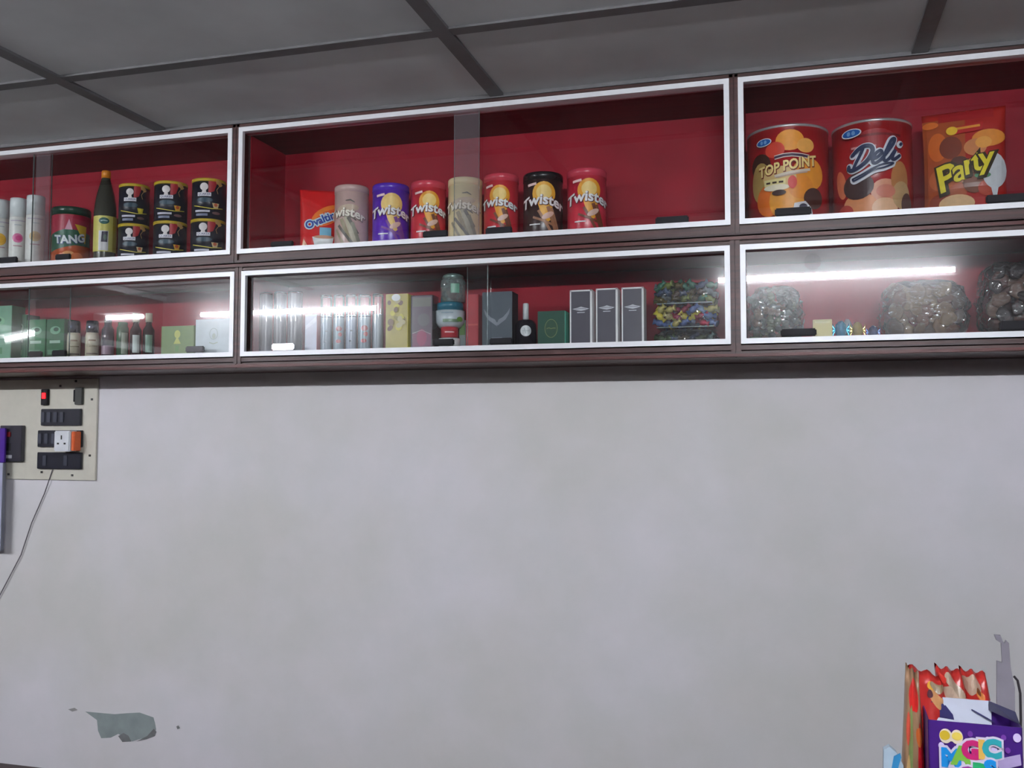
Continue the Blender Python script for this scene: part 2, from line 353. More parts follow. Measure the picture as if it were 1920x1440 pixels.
# ------------------------------------------------------------------ wall cabinets
D_IN = 0.243; D_BACK = 0.25
ZU0, ZU1 = CAM.z+0.645*S, ZC-0.002
ZM1 = CAM.z+0.639*S
UF = (CAM.z+0.6765*S, CAM.z+1.1515*S); LF = (CAM.z+0.2956*S, CAM.z+0.6108*S)
UB = [(-3.77*S, -1.9805*S), (-1.9523*S, -0.1692*S), (-0.1416*S, 1.66*S)]
LB = [(-3.75*S, -1.9608*S), (-1.9311*S, -0.1724*S), (-0.1411*S, 1.66*S)]
def cabinet(name, label, x0, x1, z0, z1, fx0, fx1, fz0, fz1, panes, bead, gm=None, strip=None):
    t = thing(name, label, 'cabinet', ((x0+x1)/2, 0, z0)); ox, oz = (x0+x1)/2, z0
    b = MB(); T = 0.010
    fw = 0.012
    ix0, ix1, iz0, iz1 = fx0+.005, fx1-.005, fz0+.012, fz1-.008
    # shell boards
    b.box(x0, x1, 0.0, D_BACK, z0, iz0); b.box(x0, x1, 0.0, D_BACK, iz1, z1)
    b.box(x0, ix0, 0.0, D_BACK, iz0, iz1); b.box(ix1, x1, 0.0, D_BACK, iz0, iz1)
    # face mouldings
    for (a, c, d) in bead: b.box(x0, x1, -d, 0.0, a, c, bev=min(.002, (c-a)*.3))
    b.box(x0+.001, fx0, -.006, 0, z0+.004, z1-.004); b.box(fx1, x1-.001, -.006, 0, z0+.004, z1-.004)
    o = b.build('carcass', M_WOOD, t); o.location = (-ox, 0, -oz)
    if z0 < ZU0-.01:
        q_ = MB(); q_.box(x0, x1, -.011, -.0092, fz1+.0125, z1-.001); q_.build('moulding', M_WOODR, t).location = (-ox, 0, -oz)
        q_ = MB(); q_.box(x0, x1, -.014, -.0122, z0+.0015, z0+.0085); q_.build('moulding', M_WOODR, t).location = (-ox, 0, -oz)
    b = MB(); b.box(ix0, ix1, D_IN-.004, D_IN, iz0, iz1); b.box(ix0, ix0+.003, .045, D_IN-.004, iz0, iz1); b.box(ix1-.003, ix1, .045, D_IN-.004, iz0, iz1)
    o = b.build('red_lining', M_LIN, t); o.location = (-ox, 0, -oz)
    b = MB(); W = 0.0128; y0, y1 = -.010, .002
    def quad(a, c): # mitred bar between outer/inner corners
        pass
    O = [(fx0, fz0), (fx1, fz0), (fx1, fz1), (fx0, fz1)]; I = [(fx0+W, fz0+W), (fx1-W, fz0+W), (fx1-W, fz1-W), (fx0+W, fz1-W)]
    for k in range(4):
        a, c, d, e = O[k], O[(k+1) % 4], I[(k+1) % 4], I[k]
        q = [Vector((p[0], y0, p[1])) for p in (a, c, d, e)]; q2 = [Vector((p[0], y1 if n > 1 else y1, p[1])) for n, p in enumerate((a, c, d, e))]
        vs = [b.bm.verts.new(p) for p in q]+[b.bm.verts.new(p) for p in q2]
        for f in ((0, 1, 2, 3), (7, 6, 5, 4), (0, 4, 5, 1), (2, 6, 7, 3), (1, 5, 6, 2), (0, 3, 7, 4)): b.bm.faces.new([vs[i] for i in f])
    # thin inner track lip
    b.box(fx0+.004, fx1-.004, .002, .034, fz0+.002, fz0+W-.001); b.box(fx0+.004, fx1-.004, .002, .034, fz1-W+.001, fz1-.002)
    o = b.build('aluminium_frame', M_ALU, t); o.location = (-ox, 0, -oz)
    for (pa, pb, Y, tilt, pulls) in panes:
        zc = (fz0+fz1)/2; hh = (fz1-fz0)/2-.008
        b = MB(); b.box(-(pb-pa)/2, (pb-pa)/2, -.0001, .0001, -hh, hh)
        b = MB(); b.poly([(-(pb-pa)/2, 0, -hh), ((pb-pa)/2, 0, -hh), ((pb-pa)/2, 0, hh), (-(pb-pa)/2, 0, hh)])
        g = b.build('glass_pane', gm or M_GLASS, t, rec=False); g.location = ((pa+pb)/2-ox, Y, zc-oz); g.rotation_euler.x = tilt
        for s in (-1, 1):
            b = MB(); b.box(s*(pb-pa)/2-.0006, s*(pb-pa)/2+.0006, -.002, .002, -hh, hh); b.build('pane_edge', M_EDGE, g)
        for px, hgt, wd, *mm in pulls:
            b = MB(); x = px-(pa+pb)/2
            b.box(x-wd/2, x+wd/2, -.010, -.0005, -hh+.008, -hh+.008+hgt, bev=.003)
            b.build('finger_pull', mm[0] if mm else M_BLACK, g)
    if strip:
        b = MB(); zc = fz0+W+.001; b.poly([(strip[0], .019, zc), (strip[1], .019, zc), (strip[1], .019, fz1-W-.001), (strip[0], .019, fz1-W-.001)])
        o = b.build('overlap_strip', M_OVERLAP, t, rec=False); o.location = (-ox, 0, -oz)  # milky film that makes the pane overlap paler
    return t
M_EDGE = film('glass edge', (0.75, 0.82, 0.82), sharp=0.05, haze=0.02, milk=0.18, milk_col=(0.5, 0.6, 0.6))
def PX(px, py, Y=.01): return hitY(px, py, Y).x
um, lm = -1.966*S, -1.946*S; ud, ld = -0.155*S, -0.157*S
YA, YB = .012, .026
ub = [(ZU0, ZU0+.008, .005), (UF[1]+.001, ZU1-.004, .006)]
lb = [(ZL0, ZL0+.012, .012), (LF[1]+.002, LF[1]+.010, .005), (LF[1]+.0115, ZM1, .009), (ZL0+.016, LF[0]-.001, .004)]
TL = 0.0137
cabinet('wall_cabinet', 'left upper wall cabinet with white bottles, orange drink jar and black oat tins behind glass', -3.79*S, um, ZU0, ZU1, *UB[0], *UF,
        [(UB[0][0]+.01, PX(88, 400), YB, 0, [(PX(8, 490), .022, .078)]), (PX(60, 400), UB[0][1]-.005, YA, 0, [(PX(120, 485), .018, .055)])], ub, M_GLASS_U, (PX(61, 400), PX(88, 400)))
cabinet('wall_cabinet', 'middle upper wall cabinet holding a row of cylindrical wafer tins behind glass', um, ud, ZU0, ZU1, *UB[1], *UF,
        [(UB[1][0]+.005, PX(898, 350), YA, 0, [(PX(530, 460), .015, .070), (PX(817, 446), .018, .070)]), (PX(848, 350), UB[1][1]-.005, YB, 0, [(PX(933, 437), .020, .072), (PX(1259, 410), .020, .082)])], ub, M_GLASS_U, (PX(849, 350), PX(897, 350)))
cabinet('wall_cabinet', 'right upper wall cabinet holding two large red tins and a yellow-lettered pouch', ud, 1.68*S, ZU0, ZU1, *UB[2], *UF,
        [(UB[2][0]+.005, .60, YA, 0, [(PX(1487, 397), .020, .084), (PX(1888, 374), .020, .088)]), (.53, UB[2][1]-.005, YB, 0, [(.66, .020, .08)])], ub, M_GLASS_U)
cabinet('wall_cabinet', 'left lower wall cabinet with green boxes, small jars and a white box', -3.77*S, lm, ZL0, ZM1, *LB[0], *LF,
        [(LB[0][0]+.01, PX(124, 600), YB, 0, [(PX(62, 662), .018, .050)]), (PX(53, 600), LB[0][1]-.005, YA, 0, [(PX(113, 662), .018, .052), (PX(367, 655), .018, .060, mat('glossy black pull', (.02, .02, .025), .1))])], lb)
cabinet('wall_cabinet', 'middle lower wall cabinet crowded with perfume boxes, jars and silver-edged cartons', lm, ld, ZL0, ZM1, *LB[1], *LF,
        [(LB[1][0]+.005, PX(914, 560), YA, 0, [(PX(532, 652), .018, .068, mat('pull with painted shine', (.75, .76, .78), .12, metal=1.0, noise=.3, scale=90)), (PX(833, 644), .018, .058)]), (PX(873, 560), LB[1][1]-.005, YB, TL, [(PX(937, 641), .018, .062)])], lb)  # first pull's silver colour paints in the shine of the tube
cabinet('wall_cabinet', 'right lower wall cabinet with cellophane bags of sweets under a bright reflected tube', ld, 1.68*S, ZL0, ZM1, *LB[2], *LF,
        [(LB[2][0]+.005, .62, YA, TL, [(PX(1497, 623), .018, .082), (PX(1908, 612), .022, .075)]), (.55, LB[2][1]-.005, YB, TL, [(.68, .020, .08)])], lb)
SU = UF[0]+.012+.0005   # shelf height upper
SL = LF[0]+.012+.0005

# ------------------------------------------------------------------ goods
def place_cyl(pl, pr, ptop, front):
    """centre, radius, top height from the two visible sides and the top of the front rim"""
    r = .04
    for _ in range(8):
        Yc = front+r; a = hitY(pl, 400, Yc).x; c = hitY(pr, 400, Yc).x; x = (a+c)/2
        r = (c-a)/2*math.cos(facing(x, Yc))
    return x, front+r, r, hitY((pl+pr)/2, ptop, front).z
def cyl_root(name, label, cat, pl, pr, ptop, front, base, group=None, yaw=0):
    x, y, r, zt = place_cyl(pl, pr, ptop, front)
    t = thing(name, label, cat, (x, y, base), facing(x, y)+yaw, group); return t, r, zt-base

# --- wafer tins
def twister(pl, pr, top, body, lid, label, text_col, cream=False, accent=None, dark=None, yaw=0, front=.05):
    t, r, h = cyl_root('wafer_tin', label, 'tin', pl, pr, top, front, SU, 'wafer tins in the middle upper cabinet', yaw)
    mb = mat('tin body '+label, body, .28, noise=.05); ml = mat('tin lid '+label, lid, .25, noise=.04)
    lh = .020
    MB().lathe([(0, 0), (r*.96, 0), (r*.98, .002), (r*.98, h-lh), (0, h-lh)], 40).build('body', mb, t)
    MB().lathe([(0, h-lh), (r, h-lh), (r, h-.003), (r*.96, h), (0, h)], 40).build('lid', ml, t)
    p = Print(); k = r/.0436; acc = accent or ink(235, 165, 50)
    if cream:
        d = dark or ink(105, 100, 92)
        p.ell(.004*k, h*.62, .030*k, .010*k, ink(205, 185, 160), .1)
        for (x0, z0, x1, z1, wd, c) in ((.0, .50, .024, .08, .012, ink(190, 185, 160)), (-.012, .46, .012, .10, .010, ink(160, 150, 120)), (.006, .48, .030, .22, .008, d), (-.020, .36, .018, .06, .007, d), (.016, .40, .033, .10, .009, ink(150, 150, 130)), (-.028, .30, -.004, .05, .006, ink(175, 165, 140))):
            p.stroke([(x0*k+(x1-x0)*k*q/5, h*(z0+(z1-z0)*q/5)) for q in range(6)], wd*k, c)
        p.stroke([(.0*k, h*.74), (.012*k, h*.75), (.022*k, h*.715)], .004*k, d, True)
        p.stroke([(-.022*k, h*.50), (.0, h*.515), (.016*k, h*.48), (.026*k, h*.43)], .006*k, d, True)
    else:
        d = dark or ink(120, 70, 50)
        p.ell(.002*k, h*.66, .026*k, .026*k, acc)
        p.ell(.002*k, h*.68, .017*k, .016*k, ink(245, 215, 130))
        p.poly([(-.012*k, h*.52), (.020*k, h*.50), (.022*k, h*.28), (.006*k, h*.20), (-.004*k, h*.34)], acc)
        for (x0, z0, x1, z1, wd) in ((.010, .46, .030, .04, .008), (-.022, .30, .028, .16, .005), (.018, .44, .036, .06, .005), (-.010, .40, .018, .05, .006)):
            p.stroke([(x0*k+(x1-x0)*k*q/5, h*(z0+(z1-z0)*q/5)) for q in range(6)], wd*k, d)
        p.ell(.010*k, h*.32, .014*k, .006*k, ink(225, 190, 175), .5)
        p.rect(-.030*k, -.006*k, h*.175, h*.195, M_WHITE)
        p.stroke([(-.034*k, h*.79), (-.024*k, h*.80), (-.014*k, h*.81)], .0055*k, ink(235, 205, 205))
        p.stroke([(-.030*k, h*.075), (0, h*.07), (.034*k, h*.075)], .0015, M_WHITE)
    p.text('Twister', .001, h*.555, .0315*k, ink(90, 40, 45) if not cream else ink(120, 105, 90), .055, .03, -.04, 1.0, 6/k)
    p.text('Twister', 0, h*.56, .0315*k, text_col, .028, .03, -.04, 1.0, 6/k)
    p.build('printed_label', t, cyl_map(r*.98), .005)
    return t
CREAMT = ink(248, 243, 228)
twister(627, 692, 344, rgb(215, 186, 178), rgb(205, 176, 170), 'pinkish beige wafer tin beside the red malt pouch', CREAMT, True, yaw=-.35)
twister(698, 768, 341, rgb(100, 48, 190), rgb(88, 50, 185), 'purple wafer tin with white lettering', M_WHITE, dark=ink(130, 80, 160), accent=ink(240, 205, 120))
twister(770, 837, 336, rgb(205, 54, 66), rgb(212, 72, 90), 'red wafer tin between the purple and the cream tin', M_WHITE)
twister(840, 905, 330, rgb(240, 226, 178), rgb(238, 222, 176), 'cream wafer tin in the middle of the row', CREAMT, True, yaw=-.18)
twister(907, 973, 323, rgb(205, 52, 64), rgb(212, 72, 90), 'red wafer tin between the cream and the black tin', M_WHITE, yaw=-.15)
twister(981, 1056, 320, rgb(60, 42, 42), rgb(34, 32, 36), 'black and brown wafer tin with gold artwork', M_WHITE, accent=ink(240, 180, 60), dark=ink(165, 120, 90))
twister(1063, 1138, 313, rgb(205, 52, 72), rgb(212, 72, 94), 'red wafer tin at the right end of the row', M_WHITE, yaw=.08)

# --- malt pouch
def pouch(name, label, cat, pl, pr, ptop, Y, base, m, depth=.045, group=None):
    a, c = hitY(pl, 400, Y), hitY(pr, 400, Y); x = (a.x+c.x)/2; h = hitY((pl+pr)/2, ptop, Y).z-base; wd = (c.x-a.x)*math.cos(facing(x, Y))
    t = thing(name, label, cat, (x, Y, base), facing(x, Y), group)
    def bul(u, v):
        q = max(0, 1-abs(2*u-1)**2.4); z = max(0, 1-v)**.55*(.35+.65*min(1, v*4))
        return depth/2*q**.6*z*(1+.05*math.sin(9*v+7*u)) + .0008
    def out(u, v):
        return (u-.5)*wd*(1-.03*math.sin(v*math.pi*1.0)+.02*v)
    b = MB()
    b.grid(lambda u, v: Vector((out(u, v), -bul(u, v), v*h)), 18, 22); b.grid(lambda u, v: Vector((out(u, v), bul(u, v), v*h)), 18, 22)
    bmesh.ops.remove_doubles(b.bm, verts=b.bm.verts[:], dist=.0001)
    # close the rim
    be = [e for e in b.bm.edges if len(e.link_faces) == 1]
    bmesh.ops.bridge_loops(b.bm, edges=be) if be else None
    b.build('body', m, t)
    mp = lambda U, V, o: Vector((out(U/wd+.5, min(1, max(0, V/h))), -bul(min(1, max(0, U/wd+.5)), min(1, max(0, V/h)))-o, V))
    return t, wd, h, mp
t, wd, h, mp = pouch('malt_pouch', 'red malt drink pouch with blue lettering, left of the tins', 'pouch', 563, 645, 358, .185, SU, mat('red foil pouch', rgb(215, 30, 32), .25, noise=.06), .05)
p = Print()
p.ell(wd*.12, h*.62, wd*.40, h*.13, ink(245, 130, 30), .5); p.ell(wd*.14, h*.60, wd*.34, h*.09, ink(235, 90, 30), .5)
p.text('Ovaltine', wd*.02, h*.56, wd*.25, ink(205, 232, 240), .14, 0, .42, 1.0); p.text('Ovaltine', wd*.02, h*.56, wd*.25, ink(25, 65, 165), .03, 0, .42, 1.0)
p.rect(wd*-.05, wd*.22, h*.30, h*.44, ink(120, 190, 220)); p.poly([(-wd*.22, h*.30), (wd*.28, h*.30), (wd*.22, h*.13), (-wd*.14, h*.12)], ink(235, 240, 240))
p.ell(wd*.05, h*.30, wd*.24, h*.025, ink(205, 150, 120)); p.poly([(-wd*.5, h*.02), (-wd*.42, h*.28), (-wd*.30, h*.12), (-wd*.1, h*.07), (wd*.3, h*.08), (wd*.4, h*.02)], ink(225, 150, 110))
p.stroke([(-wd*.45, h*.05), (-wd*.40, h*.25), (-wd*.28, h*.10), (-wd*.22, h*.06)], .004, ink(245, 205, 170))
p.build('printed_label', t, mp, .008, .008)

# --- large red tins
def big_tin(pl, pr, top, label, fn, front):
    t, r, h = cyl_root('biscuit_tin', label, 'tin', pl, pr, top, front, SU, 'large biscuit tins in the right upper cabinet'); r = min(r, .1015)
    MB().lathe([(0, 0), (r*.99, 0), (r*.99, h-.006), (0, h-.006)], 56).build('body', mat('big tin '+label, rgb(172, 28, 34), .28, noise=.06, scale=10), t)
    MB().lathe([(0, h-.007), (r, h-.007), (r, h-.001), (r*.97, h), (r*.95, h-.002), (0, h-.002)], 56).build('rim', mat('tin plate', rgb(215, 215, 220), .3, metal=.6), t)
    t.location.y = .031+r; p = Print(); fn(p, r, h); p.build('printed_label', t, cyl_map(r*.99), .006); return t
def logo(p, x, z, s):
    p.ell(x, z, s*1.25, s*.62, M_WHITE, .05); p.ell(x, z, s*1.1, s*.5, ink(25, 95, 180), .05); p.ell(x-s*.3, z, s*.22, s*.3, ink(120, 170, 220)); p.ell(x+s*.3, z, s*.22, s*.3, ink(120, 170, 220))
def top_point(p, r, h):
    p.ell(.006, h*.83, .034, .026, ink(245, 165, 60)); p.ell(.044, h*.77, .022, .018, ink(245, 180, 90)); p.ell(-.03, h*.74, .024, .020, ink(215, 70, 50))
    p.ell(-.07, h*.60, .03, .03, ink(70, 40, 30))
    for x, z, a, c, col in ((-.068, .42, .03, .05, ink(190, 160, 90)), (-.045, .22, .035, .04, ink(235, 120, 40)), (.0, .20, .045, .05, ink(240, 165, 60)), (.05, .47, .042, .04, ink(240, 160, 50)), (.03, .34, .03, .03, ink(235, 150, 50)), (-.02, .44, .04, .03, ink(225, 195, 130))):
        p.ell(x, h*z, a, c, col)
    p.ell(.062, h*.22, .026, .026, ink(75, 38, 32)); p.poly([(.010, h*.08), (.014, h*.17), (.04, h*.19), (.055, h*.12), (.06, h*.02), (.02, h*.02)], ink(225, 228, 235)); p.ell(.035, h*.13, .010, .008, ink(60, 60, 80))
    p.stroke([(-.030+.02*q, h*(.655+.018*math.sin(q*.9))) for q in range(5)], .010, ink(240, 230, 220)); p.stroke([(-.030+.02*q, h*(.655+.018*math.sin(q*.9))) for q in range(5)], .006, ink(60, 40, 70))
    p.text('TOP POINT', .0, h*.555, .0345, ink(120, 30, 20), .07, .15, .16, .78, 0); p.text('TOP POINT', -.001, h*.56, .0345, ink(245, 225, 150), .03, .15, .16, .78, 0)
    p.stroke([(-.030, h*.460), (.010, h*.490), (.052, h*.515)], .006, ink(225, 215, 200)); p.stroke([(-.026, h*.445), (.010, h*.468), (.045, h*.49)], .003, ink(200, 180, 170))
    p.rect(-.055, -.005, h*.36, h*.43, ink(235, 225, 160)); [p.rect(-.050+.015*i_, -.040+.015*i_, h*.385, h*.405, ink(60, 40, 30)) for i_ in range(3)]
    p.ell(-.026, h*.34, .030, .008, ink(245, 240, 215)); p.ell(-.02, h*.285, .016, .007, ink(60, 30, 25)); p.ell(.01, h*.385, .010, .016, ink(215, 50, 40))
    logo(p, -.055, h*.83, .016)
def deli(p, r, h):
    p.ell(.01, h*.70, .062, .045, ink(160, 30, 38)); p.stroke([(-.03+.02*q, h*(.815+.02*math.sin(.5+q*.5))) for q in range(6)], .006, ink(120, 20, 28))
    p.ell(-.078, h*.36, .016, .036, ink(225, 130, 90), .2)
    for x, z, a, c, col in ((.03, .24, .034, .030, ink(225, 160, 130)), (-.03, .12, .04, .028, ink(225, 150, 100)), (.028, .07, .030, .024, ink(235, 190, 150)), (.066, .36, .024, .045, ink(190, 130, 80)), (.070, .20, .026, .034, ink(200, 165, 120)), (.03, .24, .022, .016, ink(210, 130, 110)), (-.065, .05, .022, .02, ink(190, 60, 50)), (.085, .10, .018, .03, ink(90, 60, 60))):
        p.ell(x, h*z, a, c, col)
    p.ell(-.032, h*.31, .036, .032, ink(70, 48, 50))
    p.rect(-.046, .010, h*.700, h*.722, ink(215, 150, 150))
    G = [[(.13, .44), (.11, .30), (.07, .14), (.05, .02)], [(-.06, .34), (.02, .44), (.14, .50), (.28, .46), (.35, .33), (.31, .15), (.18, .03), (.04, .0), (-.05, .05), (-.07, .12)],
         [(.40, .13), (.50, .17), (.55, .25), (.50, .31), (.43, .25), (.41, .12), (.47, .03), (.56, .07), (.65, .22), (.73, .42), (.73, .54), (.67, .52), (.64, .36), (.62, .14), (.67, .04), (.74, .08), (.82, .27), (.80, .12), (.84, .04), (.95, .12)], [(.90, .38), (.91, .40)],
         [(.12, -.22), (.30, -.17), (.48, -.08), (.66, -.03), (.86, -.04), (.70, -.11), (.50, -.13), (.32, -.22), (.16, -.27), (.12, -.22)]]
    def cr(P, n=6):
        o = []
        for i in range(len(P)-1):
            a0, a1, a2, a3 = P[max(i-1, 0)], P[i], P[i+1], P[min(i+2, len(P)-1)]
            for k in range(n):
                t_ = k/n; o.append(tuple(.5*((2*a1[j])+(-a0[j]+a2[j])*t_+(2*a0[j]-5*a1[j]+4*a2[j]-a3[j])*t_*t_+(-a0[j]+3*a1[j]-3*a2[j]+a3[j])*t_**3) for j in (0, 1)))
        return o+[P[-1]]
    for c, wd_ in ((ink(222, 228, 238), .0155), (ink(44, 58, 92), .0072)):
        for gi, g in enumerate(G):
            if gi == 4 and wd_ < .01: wd_ = .004
            pts_ = [(-.046+.105*(x_*1.02+z_*.30), h*.475+.105*(z_+x_*.16)) for x_, z_ in cr(g)]
            p.stroke(pts_, wd_*(1.3 if gi == 1 and wd_ < .01 else 1), c)
            for e_ in (pts_[0], pts_[-1]): p.ell(e_[0], e_[1], wd_/2, wd_/2, c)
    for x_, z_ in (): pass
    logo(p, -.042, h*.86, .018)
big_tin(1402, 1556, 231, 'large red biscuit tin with cream lettering and orange biscuits printed', top_point, .030)
big_tin(1561, 1714, 221, 'large red biscuit tin with dark blue script lettering', deli, .030)
# --- party pouch
t, wd, h, mp = pouch('snack_pouch', 'standing orange and red snack pouch with yellow lettering', 'pouch', 1733, 1889, 208, .10, SU, mat('orange foil pouch', rgb(178, 40, 34), .3, noise=.08, scale=20), .07)
p = Print()
p.rect(-wd*.5, wd*.02, 0, h*.93, ink(176, 84, 44)); p.rect(-wd*.30, wd*.36, h*.90, h*.985, ink(165, 30, 36))
for x, z, a, c, col in ((-.32, .66, .12, .20, ink(215, 110, 45)), (-.16, .64, .14, .16, ink(130, 62, 44)), (-.28, .34, .16, .16, ink(195, 105, 60)), (-.02, .40, .20, .16, ink(200, 150, 120)), (-.30, .12, .14, .12, ink(150, 60, 40)), (.30, .70, .2, .12, ink(235, 150, 60)), (.14, .62, .14, .12, ink(215, 140, 90)), (.24, .66, .10, .08, ink(240, 170, 80)), (.12, .28, .14, .14, ink(125, 75, 55)), (-.10, .10, .22, .12, ink(230, 190, 140)), (.26, .22, .10, .10, ink(190, 70, 45)), (-.06, .5, .1, .06, ink(95, 58, 50)), (-.4, .88, .1, .05, ink(225, 120, 50))):
    p.ell(x*wd, z*h, a*wd, c*h*.7, col)
p.ell(wd*.36, h*.38, wd*.15, h*.17, ink(215, 222, 228)); p.poly([(wd*.30, h*.28), (wd*.36, h*.06), (wd*.42, h*.28)], ink(215, 222, 228)); p.ell(wd*.22, h*.34, wd*.10, h*.03, ink(90, 150, 110))
p.poly([(-wd*.16, h*.83), (wd*.24, h*.86), (wd*.22, h*.78), (-wd*.14, h*.76)], ink(190, 40, 40)); p.stroke([(-wd*.1, h*.815), (wd*.2, h*.825)], .006, ink(235, 160, 60)); p.ell(-wd*.14, h*.80, wd*.07, wd*.06, ink(240, 200, 60))
for ch, x, z, s, r_ in (('P', -.22, .335, .088, .30), ('a', -.06, .40, .075, .28), ('r', .06, .45, .072, .25), ('t', .16, .475, .074, .2), ('y', .27, .50, .072, .15)):
    p.text(ch, wd*x+.002, h*z-.002, s, ink(60, 50, 30), .09, .15, r_); p.text(ch, wd*x, h*z, s, ink(238, 225, 60), .02, .15, r_)
p.build('printed_label', t, mp, .010, .010)

# --- oat tins : three stacks of two
OATG = 'black oat tins in the left upper cabinet'
def oat(pl, pr, top, front, base, label, cup):
    t, r, h = cyl_root('oat_tin', label, 'tin', pl, pr, top, front, base, OATG)
    MB().lathe([(0, 0), (r*.985, 0), (r*.985, h-.006), (0, h-.006)], 36).build('body', mat('navy black tin', rgb(28, 30, 44), .3), t)
    MB().lathe([(0, h-.009), (r, h-.009), (r*1.01, h-.004), (r, h), (r*.94, h+.0), (0, h-.001)], 36).build('rim', mat('yellow tin rim', rgb(200, 172, 40), .35), t)
    p = Print(); k = r/.035; sx = -.006*k
    p.poly([(-.002, h*.94), (.018*k, h*.94), (.010*k, h*.68), (-.002, h*.62)], ink(170, 35, 45))
    for q in range(5):
        a = .5+q*.28; p.ell(.016*k+.010*k*math.cos(a), h*.78+.012*k*math.sin(a), .005*k, .0022*k, ink(205, 165, 100), a)
    p.stroke([(.018*k, h*.62), (.015*k, h*.72), (.022*k, h*.84)], .0016, ink(200, 165, 110))
    p.ell(-.010*k, h*.78, .0082*k, .0082*k, ink(228, 222, 222)); p.poly([(-.0125*k, h*.71), (-.0065*k, h*.71), (-.005*k, h*.62), (-.015*k, h*.62)], ink(228, 222, 222))
    p.rect(-.023*k, .004*k, h*.545, h*.635, ink(225, 225, 232)); p.text('QUAKER', -.0095*k, h*.59, .0062*k, ink(60, 66, 115), .01)
    p.ell(-.008*k, h*.45, .016*k, h*.06, ink(48, 74, 90))
    p.stroke([(-.031*k+.0075*k*i, h*(.31-.075*math.sin(min(1, i/6)*1.57)+.012*max(0, i-5))) for i in range(9)], .0022, ink(222, 208, 70))
    p.poly([(.006*k, h*.38), (.020*k, h*.38), (.0175*k, h*.25), (.009*k, h*.25)], cup[0]); p.ell(.013*k, h*.335, .0035*k, .0035*k, cup[1])
    p.rect(-.027*k, .002*k, h*.145, h*.195, ink(190, 190, 205)); p.rect(-.025*k, -.002*k, h*.05, h*.11, ink(110, 118, 145)); p.ell(.014*k, h*.13, .008*k, .003*k, ink(120, 90, 90))
    p.build('printed_label', t, cyl_map(r*.985), .005); return t, h
YC, RC, CC = (ink(205, 190, 40), ink(225, 205, 60)), (ink(225, 170, 60), ink(200, 90, 40)), (ink(222, 200, 150), ink(210, 110, 70))
for pl, pr, t0, t1, nm, c0, c1 in ((222, 281, 342, 417, 'left', YC, CC), (288, 352, 337, 412, 'middle', RC, RC), (359, 424, 332, 408, 'right', CC, CC)):
    _, hb = oat(pl+(0 if nm != 'right' else -1), pr, t1, .055, SU, 'black oat tin with yellow rim, lower one of the %s stack' % nm, c1)
    oat(pl, pr, t0, .055, SU+hb+.0006, 'black oat tin with yellow rim, on top of the %s stack' % nm, c0)

# --- drink jar
t, r, h = cyl_root('drink_powder_jar', 'orange drink powder jar with green lid and white lettering', 'jar', 97, 172, 384, .05, SU)
MB().lathe([(0, 0), (r*.93, 0), (r*.97, .004), (r*.97, h*.82), (r*.90, h*.88), (0, h*.88)], 40).build('body', mat('drink jar', rgb(196, 92, 50), .15, noise=.1), t)
MB().lathe([(0, h*.87), (r*.99, h*.87), (r*1.0, h*.98), (r*.97, h), (0, h)], 40).build('lid', mat('green lid', rgb(24, 66, 50), .3), t)
p = Print()
p.rect(-r*1.45, r*1.45, h*.50, h*.86, ink(170, 28, 62)); p.poly([(-r*1.3, h*.22), (-r*1.3, h*.52), (-.01, h*.62), (r*1.2, h*.56), (r*1.2, h*.34), (.2*r, h*.34)], ink(20, 92, 66))
p.poly([(.010, h*.70), (.048, h*.68), (.044, h*.38), (.034, h*.44)], ink(225, 190, 40)); p.poly([(-.018, h*.60), (-.006, h*.78), (.004, h*.60)], ink(225, 170, 190))
p.ell(-.006, h*.16, .020, .014, ink(235, 165, 95)); p.ell(.018, h*.14, .018, .014, ink(225, 120, 60)); p.ell(-.026, h*.13, .012, .012, ink(220, 110, 60))
p.text('TANG', -.003, h*.42, .034, ink(40, 60, 130), .07, 0, .1, .9, -3); p.text('TANG', -.003, h*.425, .034, ink(225, 235, 240), .04, 0, .1, .95, -3)
p.build('printed_label', t, cyl_map(r*.97), .005)

# --- oil bottle
t, r, h = cyl_root('oil_bottle', 'olive oil bottle with orange cap and pale yellow label', 'bottle', 176, 219, 315, .055, SU)
MB().lathe([(0, 0), (r*.97, 0), (r, .004), (r, h*.56), (r*.97, h*.62), (r*.80, h*.74), (r*.55, h*.85), (r*.40, h*.91), (r*.38, h*.935), (0, h*.935)], 32).build('body', mat('dark green glass', rgb(58, 58, 50), .15, noise=.1), t)
MB().lathe([(0, h*.92), (r*.42, h*.92), (r*.42, h*.985), (r*.38, h), (0, h)], 24).build('cap', mat('orange cap', rgb(225, 140, 36), .35), t)
p = Print(); p.rect(-r*1.4, r*1.5, h*.12, h*.50, ink(214, 208, 110)); p.ell(-.003, h*.445, .015, .010, ink(30, 92, 84)); p.stroke([(-.012, h*.443), (-.004, h*.45), (.007, h*.445)], .003, ink(170, 200, 195))
p.rect(-.017, .010, h*.13, h*.34, ink(215, 215, 218)); p.poly([(-.010, h*.22), (-.008, h*.33), (.008, h*.335), (.007, h*.22)], ink(50, 48, 70)); p.ell(.001, h*.27, .005, .009, ink(80, 100, 90)); p.rect(r*.7, r*1.5, h*.12, h*.50, ink(170, 155, 40))
p.build('printed_label', t, cyl_map(r), .004)

